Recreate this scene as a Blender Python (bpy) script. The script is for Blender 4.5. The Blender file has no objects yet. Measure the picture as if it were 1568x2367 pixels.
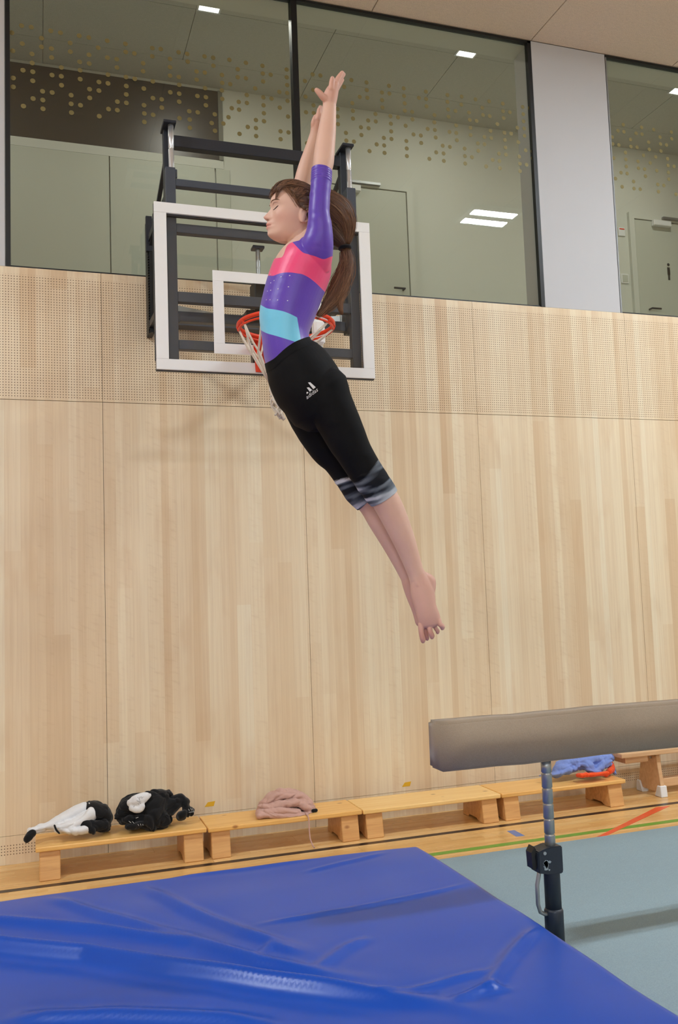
import bpy, bmesh, math, random
import numpy as np
from mathutils import Vector, Matrix
from mathutils.bvhtree import BVHTree

random.seed(7)
rng = np.random.default_rng(11)
sc = bpy.context.scene
COL = sc.collection

# ------------------------------------------------------------------ camera
FPX, YAW, PITCH, ROLL = 2077.7, math.radians(18.646), math.radians(4.875), math.radians(2.016)
CAMH, D = 1.5, 5.612                      # camera height, distance to the panelled wall
def cam_axes():
    cy, sy, cp, sp = math.cos(YAW), math.sin(YAW), math.cos(PITCH), math.sin(PITCH)
    f = np.array([sy*cp, cy*cp, sp]); r = np.array([cy, -sy, 0.0]); d = np.cross(f, r)
    cr, sr = math.cos(ROLL), math.sin(ROLL)
    return np.array([cr*r+sr*d, -sr*r+cr*d, f])
CM = cam_axes(); CPOS = np.array([0, 0, CAMH])
cam_d = bpy.data.cameras.new('camera'); cam = bpy.data.objects.new('camera', cam_d); COL.objects.link(cam)
cam_d.sensor_fit = 'VERTICAL'; cam_d.sensor_height = 36.0; cam_d.lens = FPX/2367*36.0
cam_d.clip_start = 0.05; cam_d.clip_end = 100
mw = Matrix.Identity(4)
for i in range(3):
    mw[i][0] = CM[0][i]; mw[i][1] = -CM[1][i]; mw[i][2] = -CM[2][i]; mw[i][3] = CPOS[i]
cam.matrix_world = mw
sc.camera = cam
def ray(px, py): return CM.T @ np.array([(px-784)/FPX, (py-1183.5)/FPX, 1.0])
def onY(px, py, Y): r = ray(px, py); return CPOS + r/r[1]*Y
def onZ(px, py, z): r = ray(px, py); return CPOS + r/r[2]*(z-CAMH)
def proj(P):
    q = (np.asarray(P)-CPOS) @ CM.T
    return np.stack([784+FPX*q[..., 0]/q[..., 2], 1183.5+FPX*q[..., 1]/q[..., 2]], -1)

# ------------------------------------------------------------------ light
sc.view_settings.view_transform = 'Standard'; sc.view_settings.look = 'None'
sc.view_settings.gamma = 1.0; sc.view_settings.use_curve_mapping = False
sc.view_settings.exposure = -0.50
world = bpy.data.worlds.new('world'); sc.world = world; world.use_nodes = True
bg = world.node_tree.nodes['Background']
bg.inputs[0].default_value = (0.80, 0.90, 1.0, 1); bg.inputs[1].default_value = 0.7
def area(name, loc, target, sx, sy, power, color):
    l = bpy.data.lights.new(name, 'AREA'); l.shape = 'RECTANGLE'; l.size = sx; l.size_y = sy
    l.energy = power; l.color = color
    o = bpy.data.objects.new(name, l); COL.objects.link(o); o.location = loc
    o.rotation_euler = (Vector(target)-Vector(loc)).to_track_quat('-Z', 'Y').to_euler()
    return o
HALL_Z = 5.56                              # hall ceiling
# daylight through the window band of the opposite long wall
area('daylight', (-1.2, -7.9, 4.0), (1.2, 5.6, 1.6), 9.5, 2.6, 230, (0.72, 0.87, 1.0))
LAMP_POWER = 205
LAMP_COL = (0.86, 0.94, 1.0)

# ------------------------------------------------------------------ helpers
def link(name, me, mat=None, parent=None):
    o = bpy.data.objects.new(name, me); COL.objects.link(o)
    if mat is not None:
        for m in (mat if isinstance(mat, (list, tuple)) else [mat]): me.materials.append(m)
    if parent is not None: o.parent = parent
    return o
def tag(o, label=None, cat=None, group=None, kind=None):
    if label: o['label'] = label
    if cat: o['category'] = cat
    if group: o['group'] = group
    if kind: o['kind'] = kind
    return o
def thing(name, label=None, cat=None, loc=(0, 0, 0), group=None, kind=None):
    o = bpy.data.objects.new(name, None); COL.objects.link(o); o.location = loc; o.empty_display_size = .1
    return tag(o, label, cat, group, kind)
def mesh(name, V, F, smooth=False):
    me = bpy.data.meshes.new(name); me.from_pydata([tuple(map(float, v)) for v in V], [], [tuple(map(int, f)) for f in F]); me.update()
    if smooth: me.shade_smooth()
    return me
def from_bm(name, bm, smooth=False):
    bmesh.ops.recalc_face_normals(bm, faces=bm.faces)
    me = bpy.data.meshes.new(name); bm.to_mesh(me); bm.free()
    if smooth: me.shade_smooth()
    return me
def bm_box(bm, x0, x1, y0, y1, z0, z1, bev=0, seg=1):
    vs = [bm.verts.new(p) for p in ((x0,y0,z0),(x1,y0,z0),(x1,y1,z0),(x0,y1,z0),(x0,y0,z1),(x1,y0,z1),(x1,y1,z1),(x0,y1,z1))]
    fs = [bm.faces.new([vs[i] for i in q]) for q in ((0,3,2,1),(4,5,6,7),(0,1,5,4),(1,2,6,5),(2,3,7,6),(3,0,4,7))]
    if bev:
        es = list({e for f in fs for e in f.edges})
        bmesh.ops.bevel(bm, geom=es, offset=bev, segments=seg, affect='EDGES', profile=.5)
def box(name, x0, x1, y0, y1, z0, z1, mat, parent=None, bev=0, seg=1):
    """an axis-aligned block; its origin sits at its own base centre"""
    c = ((x0+x1)/2, (y0+y1)/2, z0)
    bm = bmesh.new(); bm_box(bm, x0-c[0], x1-c[0], y0-c[1], y1-c[1], 0, z1-z0, bev, seg)
    o = link(name, from_bm(name, bm, False), mat, parent)
    o.location = Vector(c) - (parent.location if parent is not None else Vector())
    return o
def prism(bm, pts, axis, a, b):
    """pts = 2D outline, extruded along axis ('x','y','z') from a to b"""
    def P(u, v, t): return {'x': (t, u, v), 'y': (u, t, v), 'z': (u, v, t)}[axis]
    A = [bm.verts.new(P(u, v, a)) for u, v in pts]; B = [bm.verts.new(P(u, v, b)) for u, v in pts]
    n = len(pts); bm.faces.new(A[::-1]); bm.faces.new(B)
    for i in range(n): bm.faces.new((A[i], A[(i+1) % n], B[(i+1) % n], B[i]))
def bar(bm, p, q, w, h=None, up=(0, 0, 1)):
    """rectangular bar from p to q"""
    h = h or w; p, q = Vector(p), Vector(q); t = (q-p).normalized(); up = Vector(up)
    if abs(t.dot(up)) > .98: up = Vector((0, 1, 0))
    s = t.cross(up).normalized(); u = s.cross(t)
    vs = [bm.verts.new(c + s*a*w/2 + u*b*h/2) for c in (p, q) for a, b in ((-1,-1),(1,-1),(1,1),(-1,1))]
    for f in ((3,2,1,0),(4,5,6,7),(0,1,5,4),(1,2,6,5),(2,3,7,6),(3,0,4,7)): bm.faces.new([vs[i] for i in f])
def sweep(bm, pts, rad, n=10, closed=False):
    """round tube along points; rad scalar or list"""
    pts = [Vector(p) for p in pts]; m = len(pts); rads = rad if hasattr(rad, '__len__') else [rad]*m
    rings = []; prev = None
    for i, p in enumerate(pts):
        if closed: t = pts[(i+1) % m]-pts[i-1]
        else: t = pts[min(i+1, m-1)]-pts[max(i-1, 0)]
        t.normalize()
        if prev is None:
            a = Vector((0, 0, 1)) if abs(t.z) < .9 else Vector((1, 0, 0)); u = t.cross(a).normalized()
        else:
            u = (prev - t*prev.dot(t)).normalized()
        prev = u; v = t.cross(u)
        rings.append([bm.verts.new(p+(u*math.cos(k*2*math.pi/n)+v*math.sin(k*2*math.pi/n))*rads[i]) for k in range(n)])
    for i in range(m if closed else m-1):
        a, b = rings[i], rings[(i+1) % m]
        for k in range(n): bm.faces.new((a[k], a[(k+1) % n], b[(k+1) % n], b[k]))
    if not closed: bm.faces.new(rings[0][::-1]); bm.faces.new(rings[-1])
def tube(name, pts, rad, mat, parent=None, n=12, closed=False, smooth=True):
    bm = bmesh.new(); off = Vector(parent.location) if parent is not None else Vector()
    sweep(bm, [Vector(p)-off for p in pts], rad, n, closed)
    return link(name, from_bm(name, bm, smooth), mat, parent)
def part(name, bm, mat, parent, smooth=False):
    """world-space bmesh to a child of a thing"""
    bmesh.ops.translate(bm, verts=bm.verts, vec=-Vector(parent.location))
    return link(name, from_bm(name, bm, smooth), mat, parent)

# ------------------------------------------------------------------ materials
class NT:
    def __init__(s, name):
        s.m = bpy.data.materials.new(name); s.m.use_nodes = True; s.t = s.m.node_tree
        s.b = s.t.nodes['Principled BSDF']; s.out = s.t.nodes['Material Output']
    def n(s, typ, **kw):
        x = s.t.nodes.new(typ)
        for k, v in kw.items(): setattr(x, k, v)
        return x
    def put(s, sock, v):
        if hasattr(v, 'is_output') or isinstance(v, bpy.types.NodeSocket): s.t.links.new(v, sock)
        elif v is not None:
            if hasattr(sock.default_value, '__len__') and len(sock.default_value) == 4 and len(v) == 3: v = (*v, 1)
            sock.default_value = v
    def math(s, op, a, b=0.0, c=None, clamp=False):
        x = s.n('ShaderNodeMath', operation=op, use_clamp=clamp); s.put(x.inputs[0], a); s.put(x.inputs[1], b)
        if c is not None: s.put(x.inputs[2], c)
        return x.outputs[0]
    def pos(s): return s.n('ShaderNodeNewGeometry').outputs['Position']
    def objc(s): return s.n('ShaderNodeTexCoord').outputs['Object']
    def xyz(s, v):
        x = s.n('ShaderNodeSeparateXYZ'); s.put(x.inputs[0], v); return x.outputs
    def vec(s, a, b, c):
        x = s.n('ShaderNodeCombineXYZ')
        for i, q in enumerate((a, b, c)): s.put(x.inputs[i], q)
        return x.outputs[0]
    def scale(s, v, k):
        x = s.n('ShaderNodeVectorMath', operation='MULTIPLY'); s.put(x.inputs[0], v); s.put(x.inputs[1], k); return x.outputs[0]
    def noise(s, v, scale=5, detail=3, rough=.55, dist=0):
        x = s.n('ShaderNodeTexNoise'); s.put(x.inputs['Vector'], v); x.inputs['Scale'].default_value = scale
        x.inputs['Detail'].default_value = detail; x.inputs['Roughness'].default_value = rough; x.inputs['Distortion'].default_value = dist
        return x.outputs['Fac']
    def white(s, v):
        x = s.n('ShaderNodeTexWhiteNoise', noise_dimensions='3D'); s.put(x.inputs['Vector'], v); return x.outputs['Value']
    def ramp(s, f, stops, interp='LINEAR'):
        x = s.n('ShaderNodeValToRGB'); s.put(x.inputs[0], f); e = x.color_ramp; e.interpolation = interp
        while len(e.elements) < len(stops): e.elements.new(.5)
        for el, (p, c) in zip(e.elements, stops): el.position = p; el.color = (*c, 1) if len(c) == 3 else c
        return x.outputs[0]
    def mix(s, f, a, b, mode='MIX'):
        x = s.n('ShaderNodeMix', data_type='RGBA', blend_type=mode); s.put(x.inputs['Factor'], f)
        s.put(x.inputs['A'], a); s.put(x.inputs['B'], b); return x.outputs['Result']
    def step(s, v, lo, hi):
        x = s.n('ShaderNodeMapRange', interpolation_type='SMOOTHSTEP'); s.put(x.inputs[0], v)
        s.put(x.inputs[1], lo); s.put(x.inputs[2], hi); return x.outputs[0]
    def attr(s, name): return s.n('ShaderNodeAttribute', attribute_name=name)
    def objrand(s): return s.n('ShaderNodeObjectInfo').outputs['Random']
    def bump(s, h, strength=.2, dist=.01):
        x = s.n('ShaderNodeBump'); x.inputs['Strength'].default_value = strength; x.inputs['Distance'].default_value = dist
        s.put(x.inputs['Height'], h); s.t.links.new(x.outputs[0], s.b.inputs['Normal'])
    def done(s, color=None, rough=.5, metal=0, spec=.5, **kw):
        s.put(s.b.inputs['Base Color'], color); s.put(s.b.inputs['Roughness'], rough)
        s.put(s.b.inputs['Metallic'], metal); s.b.inputs['Specular IOR Level'].default_value = spec
        for k, v in kw.items(): s.put(s.b.inputs[k.replace('_', ' ')], v)
        return s.m
def srgb(r, g, b): return tuple((c/255/12.92 if c/255 <= .04045 else ((c/255+.055)/1.055)**2.4) for c in (r, g, b))
def plain(name, rgb, rough=.5, metal=0, spec=.5, var=.06, vscale=14, bump=0, bscale=120):
    t = NT(name); c = srgb(*rgb); nz = t.noise(t.objc(), vscale, 4)
    col = t.mix(nz, tuple(x*(1-var) for x in c), tuple(min(1, x*(1+var)) for x in c))
    if bump: t.bump(t.noise(t.objc(), bscale, 3), bump, .003)
    return t.done(col, rough, metal, spec)

def wall_wood(name, perf=None):
    t = NT(name); P = t.pos(); x, y, z = t.xyz(P)
    w = t.math('DIVIDE', x, .0916); i = t.math('FLOOR', w)
    r1 = t.white(t.vec(i, 3.1, 0)); jz = t.math('FLOOR', t.math('ADD', t.math('DIVIDE', z, 2.1), t.math('MULTIPLY', r1, 9)))
    r2 = t.white(t.vec(i, jz, 5.0))
    w2 = t.math('DIVIDE', x, .0458); r3 = t.white(t.vec(t.math('FLOOR', w2), 4.0, 9.0))
    r4 = t.white(t.vec(i, 7.7, 2.0))
    r = t.math('ADD', t.math('ADD', t.math('MULTIPLY', r4, .42), t.math('MULTIPLY', r2, .28)), t.math('MULTIPLY', r3, .30))
    base = t.ramp(r, [(0.05, srgb(211,181,145)), (.3, srgb(222,198,163)), (.5, srgb(229,209,177)), (.72, srgb(234,218,188)), (.98, srgb(237,227,203))])
    g = t.noise(t.vec(t.math('MULTIPLY', x, 70), t.math('MULTIPLY', i, 3.7), t.math('MULTIPLY', z, 1.4)), 1, 4, .6, .4)
    base = t.mix(t.math('MULTIPLY', t.step(g, .35, .75), .26), base, srgb(196,165,130))
    blot = t.noise(t.vec(t.math('ADD', t.math('MULTIPLY', x, 6), t.math('MULTIPLY', i, 17)), 0, t.math('MULTIPLY', z, 2.1)), 1, 3, .5)
    base = t.mix(t.math('MULTIPLY', t.step(blot, .52, .78), .34), base, srgb(203,168,128))
    curl = t.noise(t.vec(t.math('MULTIPLY', x, 14), i, t.math('MULTIPLY', t.math('ADD', z, t.math('MULTIPLY', x, .35)), 42)), 1, 2, .5)
    cm = t.math('MULTIPLY', t.step(curl, .5, .8), t.math('MULTIPLY', t.step(r1, .62, .9), .22))
    base = t.mix(cm, base, srgb(190,156,120))
    joint = t.math('LESS_THAN', t.math('ABSOLUTE', t.math('SUBTRACT', t.math('FRACT', w), .5)), .492)
    base = t.mix(t.math('MULTIPLY', t.math('SUBTRACT', 1, joint), .12), base, srgb(150,115,85))
    if perf:
        z0, z1, p = perf
        fx = t.math('SUBTRACT', t.math('FRACT', t.math('DIVIDE', x, p)), .5); fz = t.math('SUBTRACT', t.math('FRACT', t.math('DIVIDE', z, p)), .5)
        d = t.math('SQRT', t.math('ADD', t.math('MULTIPLY', fx, fx), t.math('MULTIPLY', fz, fz)))
        hole = t.math('SUBTRACT', 1, t.step(d, .16, .25))
        inr = t.math('MULTIPLY', t.math('GREATER_THAN', z, z0), t.math('LESS_THAN', z, z1))
        hole = t.math('MULTIPLY', hole, inr)
        base = t.mix(t.math('MULTIPLY', hole, .9), base, srgb(110,82,58))
    return t.done(base, .42, 0, .35)
M = {}
M['wall'] = wall_wood('maple_veneer')
M['wall_perf'] = wall_wood('perforated_maple_veneer', (2.70, 3.462, .0163))
M['wall_vent'] = wall_wood('perforated_maple_skirting', (.050, .112, .0163))
M['joint'] = plain('dark_joint', (84, 66, 50), .9)

def felt(name, rgb, k=.2):
    t = NT(name); P = t.objc(); a = t.noise(P, 190, 4, .7); b = t.noise(t.scale(P, (1, 2.2, 1)), 26, 4, .7)
    c = srgb(*rgb); col = t.mix(t.step(a, .3, .7), tuple(v*(1-k) for v in c), tuple(v*(1+k) for v in c))
    col = t.mix(t.math('MULTIPLY', t.step(b, .3, .75), .35), col, tuple(v*.78 for v in c))
    t.bump(a, .5, .004)
    return t.done(col, .95, 0, .1)
M['felt'] = felt('wood_wool_board', (228, 212, 196))
M['felt2'] = felt('gallery_ceiling_board', (196, 194, 184), .2)
M['plaster'] = plain('white_plaster', (192, 192, 194), .85, 0, .2, .02, 4)
M['gallery'] = plain('gallery_plaster', (204, 205, 196), .8, 0, .2, .015, 3)
M['gallery_door'] = plain('gallery_door_laminate', (190, 192, 180), .5, 0, .3, .015, 3)
M['groove'] = plain('shadow_groove', (120, 120, 110), .8)
M['dark_panel'] = plain('dark_transom_panel', (62, 58, 52), .35, 0, .4, .05, 3)
M['black'] = plain('black_powder_coat', (20, 21, 22), .45, 0, .4, .1)
M['alu'] = plain('grey_aluminium', (140, 142, 142), .4, .6)
def planks_mat():
    t = NT('oak_sports_parquet'); P = t.pos(); x, y, z = t.xyz(P); r = t.objrand()
    g = t.noise(t.vec(t.math('MULTIPLY', x, 3), t.math('MULTIPLY', y, 90), t.math('MULTIPLY', r, 40)), 1, 4, .6, .3)
    st = t.math('FLOOR', t.math('DIVIDE', y, .0433)); r2 = t.white(t.vec(st, t.math('FLOOR', t.math('ADD', t.math('DIVIDE', x, .52), t.math('MULTIPLY', st, .37))), 1))
    base = t.ramp(t.math('ADD', t.math('MULTIPLY', r, .5), t.math('MULTIPLY', r2, .5)), [(0, srgb(210,160,95)), (.5, srgb(226,182,116)), (1, srgb(238,200,140))])
    base = t.mix(t.math('MULTIPLY', t.step(g, .4, .75), .35), base, srgb(190,138,80))
    return t.done(base, t.math('ADD', .2, t.math('MULTIPLY', g, .12)), 0, .5)
M['parquet'] = planks_mat()
M['subfloor'] = plain('parquet_base', (150, 108, 62), .5)
for n, c in (('line_black', (44, 34, 30)), ('line_green', (104, 158, 52)), ('line_orange', (232, 92, 50)), ('line_blue', (98, 130, 190))):
    M[n] = plain(n+'_paint', c, .3, 0, .45, .05)
def pine(name, c1, c2, knot):
    t = NT(name); P = t.objc(); x, y, z = t.xyz(P); r = t.objrand()
    off = t.math('MULTIPLY', r, 30)
    g = t.noise(t.vec(t.math('ADD', t.math('MULTIPLY', x, 2.2), off), t.math('MULTIPLY', y, 46), t.math('MULTIPLY', z, 30)), 1, 4, .6, .6)
    base = t.mix(t.step(g, .3, .75), srgb(*c1), srgb(*c2))
    v = t.n('ShaderNodeTexVoronoi'); t.put(v.inputs['Vector'], t.vec(t.math('ADD', t.math('MULTIPLY', x, 7), off), t.math('MULTIPLY', y, 11), t.math('MULTIPLY', z, 11))); v.inputs['Scale'].default_value = 1
    k = t.math('SUBTRACT', 1, t.step(v.outputs['Distance'], .06, .17))
    sel = t.math('GREATER_THAN', t.xyz(v.outputs['Color'])[0], .58)
    base = t.mix(t.math('MULTIPLY', t.math('MULTIPLY', k, sel), .8), base, srgb(*knot))
    return t.done(base, .33, 0, .45)
M['pine'] = pine('varnished_pine', (240, 192, 118), (228, 172, 94), (160, 98, 50))
M['pine_light'] = pine('pale_varnished_pine', (246, 208, 140), (238, 192, 118), (160, 104, 56))
M['pine_leg'] = pine('pine_block', (228, 178, 116), (206, 150, 94), (160, 100, 56))
M['beech'] = pine('beech_ply', (222, 184, 142), (206, 164, 122), (190, 150, 110))
M['rubber_white'] = plain('white_rubber', (226, 228, 230), .6, 0, .3, .03)
M['tape'] = plain('yellow_tape', (226, 176, 46), .5, 0, .3, .06)
M['bolt'] = plain('zinc_bolt', (190, 192, 196), .3, .9)
M['steel'] = plain('anthracite_steel', (62, 68, 78), .45, 0, .45, .1, 20)
M['steel_dark'] = plain('dark_anthracite_steel', (34, 38, 46), .42, 0, .45, .1, 20)
M['zinc'] = plain('galvanised_steel', (168, 172, 172), .35, .7, .5, .12, 30)
M['chrome'] = plain('chrome_tube', (222, 226, 230), .34, .8, .5, .03)
M['board_white'] = plain('white_board_frame', (232, 232, 230), .45, 0, .35, .02)
M['rim'] = plain('orange_rim_enamel', (226, 62, 26), .4, 0, .45, .06)
M['net'] = plain('white_net_cord', (222, 212, 198), .9, 0, .1, .1, 60)
def glass(name, tint, ior=1.45, veil=0):
    t = NT(name); tr = t.n('ShaderNodeBsdfTransparent'); tr.inputs[0].default_value = (*tint, 1)
    gl = t.n('ShaderNodeBsdfGlossy'); gl.inputs['Roughness'].default_value = 0.0; gl.inputs['Color'].default_value = (1, 1, 1, 1)
    fr = t.n('ShaderNodeFresnel'); bf = t.n('ShaderNodeNewGeometry').outputs['Backfacing']
    t.put(fr.inputs['IOR'], t.math('ADD', ior, t.math('MULTIPLY', bf, 1/ior-ior)))
    mx = t.n('ShaderNodeMixShader'); t.put(mx.inputs[0], fr.outputs[0]); t.put(mx.inputs[1], tr.outputs[0]); t.put(mx.inputs[2], gl.outputs[0])
    t.put(t.out.inputs['Surface'], mx.outputs[0]); return t.m
M['glass'] = glass('window_glass', (.91, .93, .89), 1.5)
M['acrylic'] = glass('clear_acrylic', (.975, .98, .975), 1.3)
M['dots'] = plain('gold_dot_print', (126, 115, 72), .5, .2, .4, .08, 40)
def emit(name, col, s):
    t = NT(name); e = t.n('ShaderNodeEmission'); e.inputs[0].default_value = (*col, 1); e.inputs[1].default_value = s
    t.put(t.out.inputs['Surface'], e.outputs[0]); return t.m
M['led'] = emit('led_diffuser', LAMP_COL, LAMP_POWER/(math.pi*.1144))
M['led_small'] = emit('downlight_diffuser', (1, .98, .95), 9)
M['led_off'] = plain('unlit_led_grid', (150, 165, 185), .3)
M['fixture'] = plain('white_fixture', (225, 225, 225), .5)
def vinyl():
    t = NT('blue_vinyl'); P = t.objc(); a = t.noise(P, 3, 4); b = t.noise(P, 420, 2)
    col = t.mix(a, srgb(20, 70, 170), srgb(26, 78, 180)); t.bump(b, .08, .001)
    return t.done(col, .30, 0, .28)
M['vinyl'] = vinyl()
M['vinyl_seam'] = plain('dark_blue_seam', (34, 56, 140), .5)
def carpet():
    t = NT('grey_carpet'); P = t.objc(); a = t.noise(P, 260, 3, .7); b = t.noise(t.scale(P, (1, 1.6, 1)), 12, 5, .7)
    col = t.mix(t.step(a, .2, .8), srgb(132, 153, 162), srgb(155, 174, 182)); col = t.mix(t.math('MULTIPLY', b, .35), col, srgb(132, 150, 157))
    t.bump(a, .5, .004); return t.done(col, .95, 0, .1)
M['carpet'] = carpet()
def suede():
    t = NT('beige_suede'); P = t.objc(); a = t.noise(P, 240, 3, .7); b = t.noise(t.scale(P, (1, 1, 1.6)), 5, 4, .6); c = t.noise(t.scale(P, (1.3, 1, .8)), 7, 4, .65)
    col = t.mix(t.step(a, .2, .8), srgb(146, 130, 112), srgb(158, 142, 123)); col = t.mix(t.math('MULTIPLY', t.step(b, .4, .7), .2), col, srgb(134, 118, 102))
    col = t.mix(t.math('MULTIPLY', t.step(c, .68, .8), .3), col, srgb(196, 190, 184)); t.bump(a, .3, .002)
    return t.done(col, .9, 0, .15, Sheen_Weight=.25)
M['suede'] = suede()
M['post_dark'] = plain('dark_blue_grey_post', (38, 46, 58), .42, 0, .45, .08)
M['post_chip'] = plain('chipped_paint', (150, 165, 172), .5)
M['plastic_black'] = plain('black_plastic', (22, 22, 24), .4)
def cloth(name, c1, c2=None, sc_=300):
    t = NT(name); P = t.objc(); a = t.noise(P, sc_, 2, .6); c2 = c2 or tuple(min(255, int(v*1.1)) for v in c1)
    t.bump(a, .25, .002); return t.done(t.mix(a, srgb(*c1), srgb(*c2)), .9, 0, .15, Sheen_Weight=.15)
M['cloth_black'] = cloth('black_fabric', (18, 18, 20), (28, 28, 30))
M['cloth_white'] = cloth('white_fabric', (214, 214, 216), (228, 228, 230))
M['cloth_pink'] = cloth('dusty_pink_fleece', (190, 150, 138), (206, 168, 156))
M['cloth_blue'] = cloth('light_blue_fabric', (118, 140, 206), (134, 156, 220))
M['cloth_orange'] = cloth('orange_fabric', (236, 78, 30), (244, 92, 44))

# ------------------------------------------------------------------ the hall
SX = [-2.171, -.891, .386, 1.665, 2.948, 4.228, 5.508, 6.788, 8.068]     # panel joints of the long wall
wall = thing('wall_back', 'pale maple panelled wall behind the benches, perforated in its upper band', kind='structure', loc=(0, D, 0))
box('backing', SX[0], SX[-1], D+.018, D+.24, 0, 3.50, M['joint'], wall)
for a, b in zip(SX[:-1], SX[1:]):
    g = .0012
    for nm, z0, z1, m in (('vent_panel', .0, .158, 'wall_vent'), ('panel', .160, 2.690, 'wall'), ('perforated_panel', 2.6935, 3.505, 'wall_perf')):
        box(nm, a+g, b-g, D, D+.018, z0, z1, M[m], wall)
# other walls of the hall
w = box('wall_left', -6.3, -6.1, -8.2, D+.3, 0, HALL_Z, M['wall']); tag(w, 'maple wall closing the hall on the left', kind='structure')
w = box('wall_right', 12.1, 12.3, -8.2, D+.3, 0, HALL_Z, M['wall']); tag(w, 'maple wall closing the hall on the right', kind='structure')
w = thing('wall_front', 'wall opposite with a band of high windows', kind='structure', loc=(3, -8.1, 0))
box('lower_wall', -6.1, 12.1, -8.2, -8.0, 0, 2.6, M['wall'], w)
box('lintel', -6.1, 12.1, -8.2, -8.0, 5.35, HALL_Z, M['plaster'], w)
for k in range(8): box('mullion', -6.1+k*2.6-.04, -6.1+k*2.6+.04, -8.2, -8.0, 2.6, 5.35, M['black'], w)
wl = box('wall_back_side', -6.1, SX[0], D, D+.24, 0, HALL_Z, M['wall']); tag(wl, 'maple wall beyond the panels to the left', kind='structure')
wl = box('wall_back_end', SX[-1], 12.1, D, D+.24, 0, HALL_Z, M['wall']); tag(wl, 'maple wall beyond the panels to the right', kind='structure')
ceil = thing('ceiling', 'beige wood wool ceiling boards of the hall', kind='structure', loc=(3, 0, HALL_Z))
box('slab', -6.3, 12.3, -8.2, D+.26, HALL_Z+.016, HALL_Z+.2, M['felt'], ceil)
for i in range(-1, 6):
    x0 = 2.268 + (i-2)*1.281
    for j in range(3):
        y1 = D-.004-j*1.9
        box('ceiling_panel', x0+.003, x0+1.278, y1-1.896, y1, HALL_Z, HALL_Z+.016, M['felt'], ceil, .002)
# floor: base slab plus real boards where they can be seen
fl = thing('floor', 'honey coloured parquet sports floor with painted court lines', kind='structure', loc=(3, 0, -.02))
box('base', -6.3, 12.3, -8.2, D+.1, -.12, -.018, M['subfloor'], fl)
box('far_boards', -6.3, 12.3, -8.2, 3.918, -.018, -.0005, M['parquet'], fl)
y = 3.92; row = 0
LEN = 2.2; pm = None
while y < D:
    y1 = min(y+.13, D); x = -2.6 - (row*.83) % LEN
    while x < 7.5:
        o = box('plank', x+.0006, x+LEN-.0006, y+.0006, y1-.0006, -.018, 0, M['parquet'], fl) if pm is None or y1-y < .129 else None
        if o is None:
            o = bpy.data.objects.new('plank', pm); COL.objects.link(o); o.parent = fl
            o.location = Vector((x+LEN/2, (y+y1)/2, -.018))-fl.location
        elif y1-y > .129: pm = o.data
        x += LEN
    y = y1; row += 1
def line(name, label, pts, mat, z=.0006):
    bm = bmesh.new(); vs = [bm.verts.new((*p, z)) for p in pts]; f = bm.faces.new(vs)
    r = bmesh.ops.extrude_face_region(bm, geom=[f]); bmesh.ops.translate(bm, verts=[v for v in r['geom'] if isinstance(v, bmesh.types.BMVert)], vec=(0, 0, -.0009))
    o = link(name, from_bm(name, bm), mat); tag(o, label, 'floor line', kind=None); o['kind'] = 'structure'; del o['category']
    return o
line('trim_1', 'long black court line on the floor in front of the benches', [(-3, 5.10), (8, 5.10), (8, 5.145), (-3, 5.145)], M['line_black'])
line('trim_2', 'green court line on the parquet beside the grey carpet', [(-3, 4.735), (8, 4.735), (8, 4.785), (-3, 4.785)], M['line_green'])
def q(*p): return [tuple(onZ(a, b, 0)[:2]) for a, b in p]
line('trim_3', 'orange diagonal court line crossing the green line', q((1376, 1937), (1392, 1937), (1550, 1863), (1518, 1866)), M['line_orange'], .0014)
line('trim_4', 'second black court line next to the grey carpet', [(3.02, 4.60), (8, 4.62), (8, 4.67), (3.3, 4.655)], M['line_black'])
line('trim_5', 'short light blue floor mark in front of the benches', q((1172, 1921), (1190, 1919), (1214, 1932), (1194, 1934)), M['line_blue'])

# windows above the panelling: gallery behind
SILL, HEAD = 3.505, 5.556
def window(name, label, x0, x1, mulls, zt=HEAD, lw=.028, lm='black'):
    w = thing(name, label, kind='structure', loc=((x0+x1)/2, D, SILL))
    fw = .03
    box('frame_top', x0, x1, D-.004, D+.034, zt-.018, zt, M['black'], w)
    box('frame_bottom', x0, x1, D+.01, D+.034, SILL, SILL+.012, M['black'], w)
    box('frame_side', x0, x0+lw, D-.002, D+.034, SILL, zt, M[lm], w)
    box('frame_side', x1-fw, x1, D-.004, D+.034, SILL, zt, M['black'], w)
    xs = [x0+lw]
    for m in mulls:
        box('mullion', m-.021, m+.021, D-.004, D+.06, SILL, zt, M['black'], w); xs += [m-.021, m+.021]
    xs.append(x1-fw)
    for a, b in zip(xs[::2], xs[1::2]):
        box('pane', a, b, D+.020, D+.026, SILL+.01, zt-.02, M['glass'], w)
    return w
win1 = window('window_1', 'wide gallery window with a black mullion behind the basketball board', -.17, 3.545, [1.6925])
win2 = window('window_2', 'gallery window right of the white pillar', 4.203, 7.92, [6.06], HEAD, .012, 'alu')
def pillar(name, label, x0, x1):
    o = box(name, x0, x1, D-.001, D+.25, SILL, HALL_Z, M['plaster'], None, .002); tag(o, label, kind='structure'); return o
pillar('wall_pillar', 'white plastered pillar between the two gallery windows', 3.548, 4.200)
pillar('wall_pillar', 'white plastered pillar at the left edge of the gallery windows', -.83, -.173)
box_ = box('wall_upper', -6.1, -.832, D, D+.25, 3.51, HALL_Z, M['plaster']); tag(box_, 'white wall left of the windows', kind='structure')
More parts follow.
